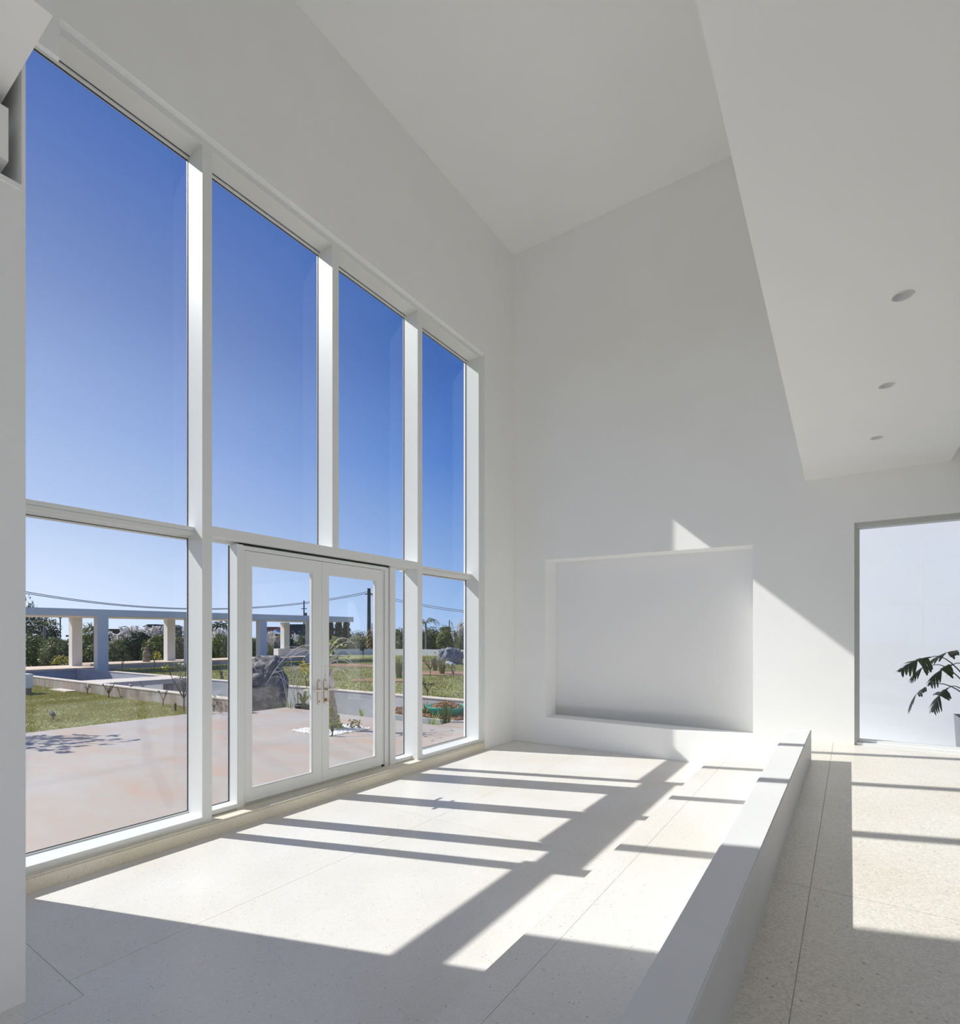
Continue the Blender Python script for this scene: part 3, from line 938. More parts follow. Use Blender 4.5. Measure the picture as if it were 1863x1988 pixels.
def cloud(kind, seed, n, leaf, mat, low=-0.75):
    """leaf cloud filling a lumpy unit ball; flat leaves, random tilt"""
    key = (kind, seed, n, leaf, mat)
    if key in CLOUDS:
        return CLOUDS[key]
    rng = np.random.default_rng(seed)
    d = rng.normal(size=(n * 2, 3))
    d /= np.linalg.norm(d, axis=1)[:, None]
    d = d[d[:, 2] > low][:n]
    lump = np.array([1 + 0.30 * noise.noise(Vector(p) * 1.8 + Vector((seed, 0, 0))) + 0.18 * noise.noise(Vector(p) * 4.2 + Vector((0, seed, 0))) for p in d.tolist()])
    r = lump * rng.uniform(0.35, 1.0, len(d)) ** 0.45
    p = d * r[:, None]
    nrm = d + rng.normal(scale=0.7, size=d.shape)
    nrm /= np.linalg.norm(nrm, axis=1)[:, None]
    t = np.cross(nrm, rng.normal(size=d.shape))
    t /= np.linalg.norm(t, axis=1)[:, None]
    b = np.cross(nrm, t)
    L = leaf * rng.uniform(0.6, 1.5, (len(d), 1))
    W = L * (0.5 if kind == 'broad' else 0.22)
    q = np.stack([p - t * L, p - b * W, p + t * L, p + b * W], 1).reshape(-1, 3)
    me = bpy.data.meshes.new('foliage')
    me.from_pydata(q.tolist(), [], np.arange(len(q)).reshape(-1, 4).tolist())
    me.materials.append(M[mat])
    CLOUDS[key] = me
    return me


def stemmesh(pts_list, rads, m, name, parent, seg=5):
    bm = NB()
    for pts, r in zip(pts_list, rads):
        tube(bm, pts, r, seg)
    return obj(name, bm, m, parent)


def bush(name, c, rx, ry, rz, label, cat, mat='leaf_mid', kind='broad', seed=1, n=1800, leaf=0.075, group=None, trunk=0.0):
    """c: foot of the plant; crown centre sits trunk + rz*0.75 above it"""
    t = thing(name, label, cat, c, random.Random(seed * 3).uniform(0, 6), group)
    f = link(bpy.data.objects.new('foliage', cloud(kind, seed % 4 + 1, n, leaf, mat)), t)
    f.location = (0, 0, trunk + rz * 0.72)
    f.scale = (rx, ry, rz)
    rr = random.Random(seed)
    st = []
    for k in range(3 if trunk < 0.6 else 1):
        a = rr.uniform(0, 6)
        st.append([(0.1 * math.cos(a), 0.1 * math.sin(a), -0.05), (0.05 * math.cos(a), 0.05 * math.sin(a), trunk * 0.5 + 0.1), (rx * .3 * math.cos(a), ry * .3 * math.sin(a), trunk + rz * 0.7)])
    stemmesh(st, [[0.05 + trunk * .04, 0.04 + trunk * .03, 0.02]] * len(st), 'twig_dark', 'stem', t)
    return t


def bush_at(name, px, d, base_z, width_px, top_py, label, cat, **kw):
    g = far(px, HY, d)
    ztop = EYE + (HY - top_py) / FPX * d
    r = width_px / FPX * d / 2
    tr = kw.get('trunk', 0.0)
    rz = (ztop - base_z - tr) / 1.72
    return bush(name, (g.x, g.y, base_z), r, r * kw.pop('deep', 0.8), rz, label, cat, **kw)


HG = 'hedge shrubs behind the pergola deck'
for i, (px, d, w, top, mat, lab) in enumerate((
        (70, 37, 90, 1236, 'leaf_mid', 'leafy green shrub at the far left behind the pergola'),
        (112, 36, 70, 1240, 'leaf_olive', 'olive shrub left of the first pergola post'),
        (150, 38, 60, 1243, 'leaf_olive', 'olive shrub behind the first back-row pergola post'),
        (196, 37, 70, 1246, 'leaf_mid', 'green shrub behind the nearest front pergola post'),
        (232, 36, 60, 1243, 'leaf_olive', 'grey-green shrub right of the nearest front pergola post'),
        (270, 37, 76, 1229, 'leaf_dark', 'dark dense shrub behind the carved stone post'),
        (308, 36, 60, 1232, 'leaf_mid', 'green shrub beside the second back-row pergola post'),
        (345, 37, 52, 1238, 'leaf_mid', 'shrub just left of the first window mullion'),
        (390, 38, 60, 1236, 'leaf_mid', 'shrub hidden mostly behind the first window mullion'),
        (430, 38, 62, 1233, 'leaf_mid', 'bright-edged shrub seen through the narrow left side light'),
        (478, 40, 60, 1235, 'leaf_mid', 'shrub behind the left door post'),
        (522, 41, 44, 1238, 'leaf_olive', 'shrub below the round traffic mirror'),
        (560, 42, 44, 1236, 'leaf_dark', 'shrub behind the last back-row pergola post'),
        (588, 42, 44, 1236, 'leaf_olive', 'shrub below the dark house in the left door leaf'),
        (620, 44, 50, 1238, 'leaf_mid', 'shrub behind the meeting door stiles'))):
    bush_at('hedge_shrub', px, d, -0.42, w, top, lab, 'shrub', mat=mat, seed=i + 3, n=4200, leaf=0.075, group=HG)
HR = 'shrubs behind the white boundary wall'
for i, (px, d, w, top, mat, lab) in enumerate((
        (655, 52, 60, 1236, 'leaf_olive', 'olive shrub behind the wall in the right door leaf'),
        (695, 53, 56, 1234, 'leaf_olive', 'pale green shrub left of the striped pole'),
        (737, 54, 50, 1228, 'leaf_mid', 'shrub right of the striped pole'),
        (775, 52, 56, 1222, 'leaf_mid', 'shrub seen through the narrow right side light'),
        (812, 52, 56, 1220, 'leaf_mid', 'shrub behind the third window mullion'),
        (838, 52, 46, 1219, 'leaf_mid', 'rounded shrub at the foot of the palm'),
        (866, 51, 50, 1217, 'leaf_mid', 'rounded shrub behind the blue-grey rock'),
        (898, 50, 44, 1213, 'leaf_dark', 'dark shrub in the far right window pane'),
        (932, 50, 60, 1210, 'leaf_dark', 'shrub behind the right window jamb'))):
    bush_at('boundary_shrub', px, d, -0.42, w, top, lab, 'shrub', mat=mat, seed=i + 21, n=4200, leaf=0.065, group=HR)

# trees
TG = 'far trees beyond the hedge'
bush_at('broad_tree', 66, 52, -0.42, 96, 1190, 'big dark tree at the far left above the hedge', 'tree', mat='leaf_dark', seed=41, n=3600, leaf=0.05, trunk=0.8, group=TG)
bush_at('broad_tree', 96, 50, -0.42, 44, 1216, 'low dark tree left of the street lamp', 'tree', mat='leaf_dark', seed=42, n=2000, leaf=0.06, trunk=0.5, group=TG)
bush_at('broad_tree', 62, 62, -0.42, 30, 1160, 'sparse tall tree rising over the pergola roof', 'tree', mat='leaf_dark', seed=43, n=260, leaf=0.09, trunk=2.2, group=TG)
bush_at('broad_tree', 176, 55, -0.42, 60, 1210, 'round green tree between the two nearest pergola posts', 'tree', mat='leaf_mid', seed=44, n=2200, leaf=0.06, trunk=0.8, group=TG)
bush_at('broad_tree', 430, 60, -0.42, 70, 1203, 'dark tree through the narrow left side light', 'tree', mat='leaf_dark', seed=45, n=2200, leaf=0.06, trunk=0.8, group=TG)
bush_at('broad_tree', 352, 70, -0.42, 40, 1221, 'small far tree left of the first mullion', 'tree', mat='leaf_dark', seed=46, n=1200, leaf=0.07, trunk=0.8, group=TG)
bush_at('broad_tree', 605, 66, -0.42, 44, 1216, 'dark tree behind the thin utility pole', 'tree', mat='leaf_dark', seed=47, n=1600, leaf=0.06, trunk=0.6, group=TG)
bush_at('broad_tree', 694, 75, -0.42, 60, 1224, 'low dark tree left of the striped pole', 'tree', mat='leaf_dark', seed=48, n=1600, leaf=0.06, trunk=0.6, group=TG)
bush_at('broad_tree', 740, 72, -0.42, 60, 1223, 'low dark tree right of the striped pole', 'tree', mat='leaf_dark', seed=49, n=1600, leaf=0.06, trunk=0.6, group=TG)


def conifer(px, top, d, w, label, seed):
    g = far(px, HY, d)
    H = EYE + (HY - top) / FPX * d + 0.42
    t = thing('conifer_tree', label, 'tree', (g.x, g.y, -0.42), seed, TG)
    rng = np.random.default_rng(seed)
    n = 1500
    u = rng.uniform(0, 1, n) ** 0.7
    tier = 0.75 + 0.25 * np.cos(u * 34)
    rad = (w / FPX * d / 2) * (1 - u * 0.88) * tier * rng.uniform(0.3, 1, n) ** 0.5
    a = rng.uniform(0, 2 * PI, n)
    p = np.stack([np.cos(a) * rad, np.sin(a) * rad, H * (0.12 + 0.88 * u)], 1)
    q0 = rng.normal(size=(n, 3)) * 0.16
    q1 = rng.normal(size=(n, 3)) * 0.12
    q = np.stack([p - q0, p - q1, p + q0, p + q1], 1).reshape(-1, 3)
    me = bpy.data.meshes.new('foliage')
    me.from_pydata(q.tolist(), [], np.arange(len(q)).reshape(-1, 4).tolist())
    mesh_obj('foliage', me, 'leaf_dark', t)
    stemmesh([[(0, 0, 0), (0, 0, H * .95)]], [[0.14, 0.03]], 'twig_dark', 'trunk', t)


conifer(641, 1210, 62, 26, 'leftmost dark conifer under the pergola roof end', 1)
conifer(657, 1206, 64, 28, 'middle dark conifer under the pergola roof end', 2)
conifer(672, 1208, 62, 30, 'rightmost dark conifer under the pergola roof end', 3)


def palm(px, top, d, label, size=1.0, seed=1, base=-0.42, n=11):
    g = far(px, HY, d)
    H = EYE + (HY - top) / FPX * d - base - 0.9 * size
    t = thing('palm_tree', label, 'palm tree', (g.x, g.y, base), 0, 'palms beyond the hedge')
    stemmesh([[(0, 0, 0), (0.05, 0, H * .5), (0, 0, H)]], [[0.13, 0.10, 0.09]], 'bark', 'trunk', t, 7)
    rr = random.Random(seed)
    for k in range(n):
        a = 2 * PI * k / n + rr.uniform(-.2, .2)
        up_ = rr.uniform(0.2, 1.0)
        Ln = size * rr.uniform(1.1, 1.6)
        dirv = Vector((math.cos(a), math.sin(a), 0))
        pts = bez((0, 0, H), Vector((0, 0, H + up_ * size)) + dirv * Ln * .5, Vector((0, 0, H + (up_ - 0.75) * size)) + dirv * Ln, 7)
        bm = NB()
        tube(bm, pts, [0.02] * 8, 3)
        side = dirv.cross(Vector((0, 0, 1)))
        for i in range(1, 8):
            for s in (-1, 1):
                p = pts[i]
                tip = p + side * s * 0.30 * size * (1 - i / 9) + dirv * 0.18 * size + Vector((0, 0, -0.16 * size))
                w = dirv * 0.05 * size
                bm.faces.new([bm.verts.new(x) for x in (p - w, p + w, tip)])
        obj('frond', bm, 'leaf_mid', t)


palm(826, 1192, 48, 'palm with drooping fronds in the far right pane', 1.0, 3)
palm(86, 1197, 48, 'small dark palm left of the street lamp', 0.8, 5)
palm(253, 1210, 80, 'distant palm above the white plumed grass', 1.0, 6)

# plumed grass
PLM = {}


def plume_grass(px, d, base, top, width, label, seed, dens=26):
    g = far(px, HY, d)
    H = EYE + (HY - top) / FPX * d - base
    t = thing('plume_grass', label, 'pampas grass', (g.x, g.y, base), seed, 'white plumed grass clumps')
    rr = random.Random(seed)
    bm, bp = NB(), NB()
    R = width / FPX * d / 2
    for k in range(dens):
        a = rr.uniform(0, 2 * PI)
        r = R * rr.uniform(0.1, 1)
        h = H * rr.uniform(0.62, 1.0)
        x0, y0 = r * .5 * math.cos(a), r * .5 * math.sin(a)
        pts = bez((x0, y0, 0), (x0 * 1.4, y0 * 1.4, h * .75), (r * 1.25 * math.cos(a), r * 1.25 * math.sin(a), h * .97), 6)
        tube(bm, pts, [0.02, 0.02, 0.016, 0.014, 0.012, 0.01, 0.006], 3)
        for j in range(9):
            u = 0.62 + 0.38 * j / 8
            i = min(5, int(u * 6))
            p = pts[i].lerp(pts[i + 1], u * 6 - i)
            for s in range(3):
                v = Vector((rr.gauss(0, .1), rr.gauss(0, .1), rr.uniform(-.12, .12)))
                w = Vector((rr.gauss(0, .05), rr.gauss(0, .05), rr.gauss(0, .05)))
                bp.faces.new([bp.verts.new(q) for q in (p - v * .8, p + w, p + v, p - w)])
    for k in range(90):
        a = rr.uniform(0, 2 * PI)
        h = H * rr.uniform(0.35, 0.75)
        r = R * rr.uniform(0.2, 1.1)
        x0, y0 = r * .4 * math.cos(a), r * .4 * math.sin(a)
        sd = Vector((-math.sin(a), math.cos(a), 0)) * 0.02
        A, Bm, C = Vector((x0, y0, 0)), Vector((x0 * 1.6, y0 * 1.6, h * .7)), Vector((r * 1.2 * math.cos(a), r * 1.2 * math.sin(a), h))
        bm.faces.new([bm.verts.new(q) for q in (A - sd, A + sd, Bm + sd, Bm - sd)])
        bm.faces.new([bm.verts.new(q) for q in (Bm - sd, Bm + sd, C)])
    obj('leaves', bm, 'leaf_olive', t)
    obj('plume', bp, 'plume', t)


for i, (px, d, top, w, lab) in enumerate(((232, 39, 1221, 34, 'white plumed grass just right of the nearest front post'),
                                          (256, 39.5, 1214, 40, 'tall white plumed grass above the carved stone post'),
                                          (282, 39, 1213, 40, 'white plumed grass left of the second back-row post'),
                                          (308, 39.5, 1214, 34, 'white plumed grass touching the second back-row post'),
                                          (428, 40.5, 1212, 40, 'white plumed grass in the narrow left side light'),
                                          (526, 38, 1222, 22, 'thin white plumed grass beside the traffic mirror'),
                                          (578, 50, 1225, 26, 'white plumed grass below the dark house'),
                                          (890, 46, 1199, 26, 'thin plumes over the shrubs in the far right pane'))):
    plume_grass(px, d, -0.42, top, w, lab, i + 1, 26 if i < 5 else 12)

# flowers by the first post
bush_at('flowering_shrub', 118, 33.3, 0.0, 34, 1272, 'small shrub with orange-yellow flowers left of the first post', 'shrub', mat='leaf_yellow', seed=61, n=260, leaf=0.10)
bush_at('flowering_shrub', 304, 30.6, 0.39, 20, 1264, 'small yellow flowering shrub beside the carved stone post', 'shrub', mat='leaf_yellow', seed=62, n=200, leaf=0.11)

# ------------------------------------------------------------------ small things on the deck and beyond
g = gnd(284, 1285, 0.395)
t = thing('carved_stone_post', 'weathered carved stone figure on the deck before the hedge', 'stone figure', (g.x, g.y, 0.395), TH)
obj('base', lathe(NB(), [(0.0, 0), (0.18, 0), (0.18, 0.22), (0.14, 0.26), (0.0, 0.26)], 10), 'stone', t)
obj('body', lathe(NB(), [(0.0, 0.26), (0.14, 0.26), (0.17, 0.40), (0.15, 0.56), (0.09, 0.62), (0.0, 0.62)], 10), 'stone', t, True)
obj('head', lathe(NB(), [(0.0, 0.60), (0.08, 0.63), (0.10, 0.70), (0.08, 0.78), (0.0, 0.81)], 10), 'stone', t, True)

g = far(537, 1230, 44)
t = thing('traffic_mirror', 'round convex traffic mirror with orange rim near the pergola', 'traffic mirror', (g.x, g.y, -0.42), TH - 0.15)
zm = g.z + 0.42
bm = NB()
prof = [(0.33 * math.sin(a), -0.10 * math.cos(a)) for a in (i * PI / 2 / 8 for i in range(9))]
lathe(bm, [(max(r, 0.001), z) for r, z in prof], 24)
bmesh.ops.rotate(bm, verts=bm.verts, cent=(0, 0, 0), matrix=Matrix.Rotation(-PI / 2, 3, 'X'))
bmesh.ops.translate(bm, verts=bm.verts, vec=(0, -0.02, zm))
obj('mirror_dome', bm, 'mirror', t, True)
bm = NB()
lathe(bm, [(0.32, -0.03), (0.36, -0.02), (0.36, 0.05), (0.001, 0.08)], 24)
bmesh.ops.rotate(bm, verts=bm.verts, cent=(0, 0, 0), matrix=Matrix.Rotation(-PI / 2, 3, 'X'))
bmesh.ops.translate(bm, verts=bm.verts, vec=(0, 0, zm))
obj('rim', bm, 'orange', t)
obj('pole', tube(NB(), [(0, 0.1, 0), (0, 0.1, zm + 0.2)], 0.04, 8), 'orange', t)

# poles
def dpole(px, top, d, r, label, stripes=None, arms=0, base=-0.42):
    g = far(px, HY, d)
    H = EYE + (HY - top) / FPX * d - base
    t = thing('utility_pole', label, 'utility pole', (g.x, g.y, base), TH)
    obj('shaft', tube(NB(), [(0, 0, 0), (0, 0, H * .5), (0, 0, H)], [r * 1.2, r * 1.05, r * .9], 12), 'pole', t)
    return t, H, g


t, H, g = dpole(716, 1143, 50, 0.17, 'thick dark utility pole with yellow and black stripes')
obj('cap', lathe(NB(), [(0.17, H - 0.02), (0.17, H + 0.03), (0.0, H + 0.03)], 10), 'pole', t)
for k in range(5):
    bm = NB()
    z0 = 0.55 + k * 0.42
    n = 14
    lo, hi = [], []
    for j in range(n + 1):
        a = -PI + PI * j / n
        rr_ = 0.205
        zz = z0 + 0.62 * j / n
        lo.append(bm.verts.new((rr_ * math.cos(a), rr_ * math.sin(a), zz)))
        hi.append(bm.verts.new((rr_ * math.cos(a), rr_ * math.sin(a), zz + 0.21)))
    for j in range(n):
        bm.faces.new((lo[j], lo[j + 1], hi[j + 1], hi[j]))
    obj('warning_stripe', bm, 'yellow', t)
for s in (-1, 1):
    obj('insulator', tube(NB(), [(s * 0.12, 0, H - 0.45), (s * 0.34, 0, H - 0.55)], 0.04, 6), 'black', t)
pole_top = Vector((g.x, g.y, -0.42 + H - 0.5))
t, H2, g2 = dpole(590, 1166, 70, 0.09, 'thin far utility pole above the pergola roof')
obj('crossarm', B(-0.35, 0.35, -0.05, 0.05, H2 - 1.1, H2 - 1.0), 'black', t)
obj('transformer', tube(NB(), [(0.22, 0, H2 - 2.05), (0.22, 0, H2 - 1.6)], 0.17, 10), 'black', t)
t, H3, g3 = dpole(872, 1204, 75, 0.07, 'short far pole in the right window pane')
t, H4, g4 = dpole(722, 1210, 90, 0.07, 'small far pole beside the striped pole')
g = far(117, HY, 60)
zt_ = EYE + (HY - 1200) / FPX * 60 + 0.42
t = thing('street_lamp', 'slim street lamp beyond the hedge at the left', 'street lamp', (g.x, g.y, -0.42), TH)
obj('post', tube(NB(), [(0, 0, 0), (0, 0, zt_)], 0.06, 8), 'pole', t)
obj('lamp_head', lathe(NB(), [(0.0, zt_ + 0.18), (0.12, zt_ + 0.1), (0.17, zt_), (0.0, zt_ - 0.05)], 10), 'black', t)

# overhead cables
def cable(pts, r, label):
    P = [Vector(p) for p in pts]
    tag(obj('overhead_cable', tube(NB(), P, r, 5), 'cable'), label, 'cable', 'overhead cables')


def sagline(a, b, sag, n=24):
    return [a.lerp(b, i / n) - Vector((0, 0, sag * 4 * (i / n) * (1 - i / n))) for i in range(n + 1)]


a1_, a2_ = far(-60, 1131, 30), far(-60, 1127, 30)
def thru(a, mid, b, n=30):
    return [(1 - t_) * (1 - 2 * t_) * a + 4 * t_ * (1 - t_) * mid + t_ * (2 * t_ - 1) * b for t_ in (i / n for i in range(n + 1))]


cable(thru(a1_, far(400, 1183.2, 40), pole_top + Vector((0, 0, 0.1))), 0.022, 'lower dark cable sagging from the left to the striped pole')
cable(thru(a2_, far(400, 1181.6, 40.3), pole_top + Vector((0, 0, 0.25))), 0.022, 'upper dark cable sagging from the left to the striped pole')
cable(thru(pole_top + Vector((0, 0, .12)), far(860, 1180, 45), far(1000, 1191, 40)), 0.024, 'upper cable running right from the striped pole')
cable(thru(pole_top + Vector((0, 0, -.05)), far(860, 1183.2, 45), far(1000, 1194, 40)), 0.024, 'lower cable running right from the striped pole')
cable(sagline(far(780, 1213, 80), far(1000, 1211, 80), 0.5), 0.02, 'thin far cable above the right hedge')

# houses
def house(px, d, w_px, eave, ridge, label, wall, roof, depth=6, gable=True, base=-0.42, rz=0.0):
    g = far(px, HY, d)
    t = thing('house', label, 'house', (g.x, g.y, base), TH + rz)
    w = w_px / FPX * d / 2
    ze = EYE + (HY - eave) / FPX * d - base
    zr = EYE + (HY - ridge) / FPX * d - base
    obj('walls', B(-w, w, 0, depth, 0, ze), wall, t)
    bm = NB()
    o = 0.3
    if gable:
        prism_y(bm, [(-w - o, ze - 0.02), (w + o, ze - 0.02), (w * .55, zr), (-w * .55, zr)], -o, depth + o)
    else:
        box(bm, -w - o, w + o, -o, depth + o, ze - 0.02, zr)
    obj('roof', bm, roof, t)
    for k in (-1, 1):
        f = obj('window', B(k * w * .5 - w * .16, k * w * .5 + w * .16, -0.05, 0.02, ze * .55, ze * .8), 'house_wall', t)
        obj('pane', B(k * w * .5 - w * .13, k * w * .5 + w * .13, -0.06, -0.045, ze * .57, ze * .78), 'car_glass', f)
    return t


house(225, 95, 46, 1225, 1221, 'low brown-roofed building beyond the white plumes', 'house_dark', 'brown_roof')
house(152, 85, 36, 1236, 1233, 'low dark shed behind the first back-row post', 'house_dark', 'brown_roof', gable=False)
house(298, 90, 34, 1217, 1212, 'dark gabled house above the white plumes', 'house_dark', 'house_dark')
house(528, 90, 40, 1224, 1217, 'house with red tile roof behind the traffic mirror', 'house_wall', 'house_roof')
h = house(575, 85, 26, 1216, 1212, 'dark flat-roofed house beside the last back-row post', 'house_dark', 'house_dark', gable=False)
house(865, 110, 14, 1220, 1217, 'tiny roof above the hedge in the far right pane', 'house_dark', 'house_dark')

# car behind the deck
g = gnd(79, 1293.5, -0.42)
car = thing('parked_car', 'dark car parked behind the deck at the far left', 'car', (g.x, g.y, -0.42), TH + 0.25)
bm = NB()
prof = [(-0.78, 0.22), (0.78, 0.22), (0.80, 0.50), (0.74, 0.78), (-0.74, 0.78), (-0.80, 0.50)]
prism_y(bm, prof, 0, 3.4)
bmesh.ops.bevel(bm, geom=list(bm.edges), offset=0.05, segments=2, affect='EDGES')
obj('body', bm, 'car_paint', car, True)
bm = NB()
vv = [bm.verts.new(p) for p in ((-0.70, 0.1, 0.77), (0.70, 0.1, 0.77), (0.70, 2.3, 0.77), (-0.70, 2.3, 0.77), (-0.56, 0.45, 1.14), (0.56, 0.45, 1.14), (0.56, 1.7, 1.14), (-0.56, 1.7, 1.14))]
for f in ((4, 5, 6, 7), (0, 1, 5, 4), (1, 2, 6, 5), (2, 3, 7, 6), (3, 0, 4, 7)):
    bm.faces.new([vv[i] for i in f])
obj('cabin_glass', bm, 'car_glass', car)
obj('roof', B(-0.57, 0.57, 0.42, 1.72, 1.14, 1.18), 'car_paint', car)
for s in (-1, 1):
    obj('tail_lamp', B(s * 0.72 - 0.09, s * 0.72 + 0.05, -0.02, 0.03, 0.52, 0.68), 'tail', car)
    for yy in (0.65, 2.7):
        bm = tube(NB(), [(s * 0.62, yy, 0.28), (s * 0.80, yy, 0.28)], 0.28, 16)
        obj('wheel', bm, 'black', car)
obj('bumper', B(-0.76, 0.76, -0.05, 0.04, 0.24, 0.42), 'black', car)

# white pedestal on the lower lawn
g = gnd(47, 1346, 0)
t = thing('garden_pedestal', 'white block on a dark plinth at the left edge of the lawn', 'pedestal', (g.x, g.y, 0), 0.0)
obj('plinth', B(-0.22, 0.22, -0.30, 0.12, -0.02, 0.17), 'concrete', t)
obj('block', B(-0.25, 0.25, -0.32, 0.15, 0.17, 0.60), 'pergola', t)

# lawn lights
for px, py, lab in ((103, 1397, 'small dark spotlight on the lower lawn'), (340.5, 1381, 'short black bollard light at the lawn edge')):
    g = gnd(px, py, 0)
    t = thing('garden_light', lab, 'garden light', (g.x, g.y, 0), TH)
    obj('stake', tube(NB(), [(0, 0, -0.03), (0, 0, 0.10)], 0.012, 6), 'black', t)
    if px < 200:
        obj('lamp_head', tube(NB(), [(0, 0.03, 0.08), (0, -0.05, 0.16)], [0.035, 0.05], 12), 'car_paint', t)
    else:
        obj('lamp_head', tube(NB(), [(0, 0, 0.02), (0, 0, 0.19)], 0.022, 10), 'black', t)
g = gnd(641.5, 1430, 0)
t = thing('garden_light', 'black spike spotlight at the front corner of the pebbles', 'garden light', (g.x, g.y + 0.04, 0), TH)
obj('stake', tube(NB(), [(0, 0, -0.02), (0, 0, 0.10)], 0.012, 6), 'black', t)
obj('lamp_head', tube(NB(), [(0, 0, 0.08), (0.0, 0.01, 0.19)], [0.022, 0.034], 12), 'black', t)

# ------------------------------------------------------------------ bare shrubs along the near wall
def bare_shrub(c, h, label, seed, m='twig_dark', n=7, spread=0.5, leaves=10, lm='leaf_olive', r=0.012, ls=0.045):
    t = thing('bare_shrub', label, 'shrub', c, 0.0, 'young bare shrubs of the garden')
    rr = random.Random(seed)
    bm, bl = NB(), NB()
    tips = []
    tube(bm, [(0, 0, -0.03), (rr.uniform(-.02, .02), 0, h * .28)], [r * 1.6, r * 1.2], 5)
    for k in range(n):
        a = rr.uniform(0, 2 * PI)
        e = spread * h * rr.uniform(.5, 1)
        pts = bez((0, 0, h * .25), (e * .5 * math.cos(a), e * .5 * math.sin(a), h * .55), (e * math.cos(a), e * math.sin(a), h * rr.uniform(.7, 1)), 5)
        tube(bm, pts, [r, r * .9, r * .8, r * .6, r * .5, r * .35], 4)
        q = pts[3] + Vector((rr.uniform(-.3, .3), rr.uniform(-.3, .3), rr.uniform(.1, .35))) * h * .5
        tube(bm, [pts[3], q], [r * .5, r * .25], 4)
        tips += [pts[5], q, pts[4]]
    for k in range(leaves):
        p = rr.choice(tips) + Vector((rr.gauss(0, .03), rr.gauss(0, .03), rr.gauss(0, .03)))
        a = Vector((rr.gauss(0, 1), rr.gauss(0, 1), rr.gauss(0, .6))).normalized() * ls
        b = a.orthogonal().normalized() * ls * .45
        bl.faces.new([bl.verts.new(x) for x in (p - a, p + b, p + a, p - b)])
    obj('branches', bm, m, t)
    obj('leaves', bl, lm, t)
    return t


bare_shrub(gnd(170, 1347, 0), 0.32, 'tiny shrub beside the flat pale slab', 1, n=4, leaves=6)
bare_shrub(gnd(211, 1354, 0), 0.42, 'small branching shrub in the middle of the lower lawn', 2, n=8, leaves=14)
bare_shrub(gnd(256, 1354, 0), 0.42, 'thin twig standing against the near wall', 3, n=2, spread=.25, leaves=3)
bare_shrub(gnd(317, 1371, 0), 0.52, 'slim sapling near the short bollard light', 4, n=3, spread=.3, leaves=6)
bare_shrub(gnd(357, 1380, 0), 1.15, 'taller bare sapling left of the first mullion', 5, n=9, spread=.4, leaves=20)
bare_shrub(gnd(415, 1381, 0), 0.35, 'small leafy sprig seen through the left side light', 6, n=4, leaves=16)
bare_shrub(gnd(320, 1308, LZ), 0.35, 'low yellow-green shrub behind the channel', 7, n=5, leaves=30, lm='leaf_yellow', ls=.07)
bare_shrub(gnd(350, 1309, LZ), 0.55, 'bushy bare shrub at the channel end', 8, n=10, leaves=20, ls=.06)
bare_shrub((-13.1, 2.55, 0), 2.6, 'taller bare tree by the lawn behind the pier', 9, n=16, spread=.35, leaves=220, r=.022, ls=.09)
bare_shrub(gnd(237, 1302, LZ), 0.9, 'thin bare sapling behind the bridge slab', 10, n=4, spread=.3, leaves=4)
bare_shrub(gnd(300, 1300, LZ), 1.3, 'tall bare sapling in front of the deck', 11, n=6, spread=.25, leaves=6)
bare_shrub(gnd(835, 1312, LZ), 0.95, 'bare twiggy shrub left of the dry grass clump', 12, n=10, leaves=26, ls=.06)
bare_shrub(gnd(880, 1316, LZ), 0.55, 'small sparse shrub on the right lawn', 13, n=7, leaves=30, ls=.05)
bare_shrub(gnd(830, 1352, LZ), 0.45, 'leafy shrub at the edge of the grey wall', 14, n=8, leaves=60, ls=.05)
bare_shrub(gnd(430, 1318, LZ), 0.42, 'short dark stump with a twig by the wall', 15, n=2, spread=.2, leaves=0, r=.04)
bare_shrub(gnd(705, 1281, LZ), 1.1, 'dark slender conifer seedling near the far wall', 16, n=12, spread=.14, leaves=160, lm='leaf_dark', ls=.08)


def tuft(c, h, r, n, label, mat, seed, w=0.018, arch=0.5, cat='grass clump', name='grass_clump', group=None):
    t = tag(link(bpy.data.objects.new(name, None)), label, cat, group)
    t.location = c
    rr = random.Random(seed)
    bm = NB()
    for k in range(n):
        a = rr.uniform(0, 2 * PI)
        d = Vector((math.cos(a), math.sin(a), 0))
        s = Vector((-math.sin(a), math.cos(a), 0)) * w * rr.uniform(.7, 1.2)
        hh = h * rr.uniform(.55, 1)
        ro = r * rr.uniform(.2, 1)
        p0 = d * ro * .25 + Vector((0, 0, -0.03))
        pts = bez(p0, p0 + Vector((0, 0, hh * .9)) + d * ro * .2, Vector((0, 0, hh * (1 - arch * .35))) + d * ro * (1 + arch), 4)
        prev = None
        for i, p in enumerate(pts):
            f = 1 - (i / 4) ** 2
            cur = (bm.verts.new(p - s * max(f, .05)), bm.verts.new(p + s * max(f, .05)))
            if prev:
                bm.faces.new((prev[0], prev[1], cur[1], cur[0]))
            prev = cur
    obj('blades', bm, mat, t)
    return t


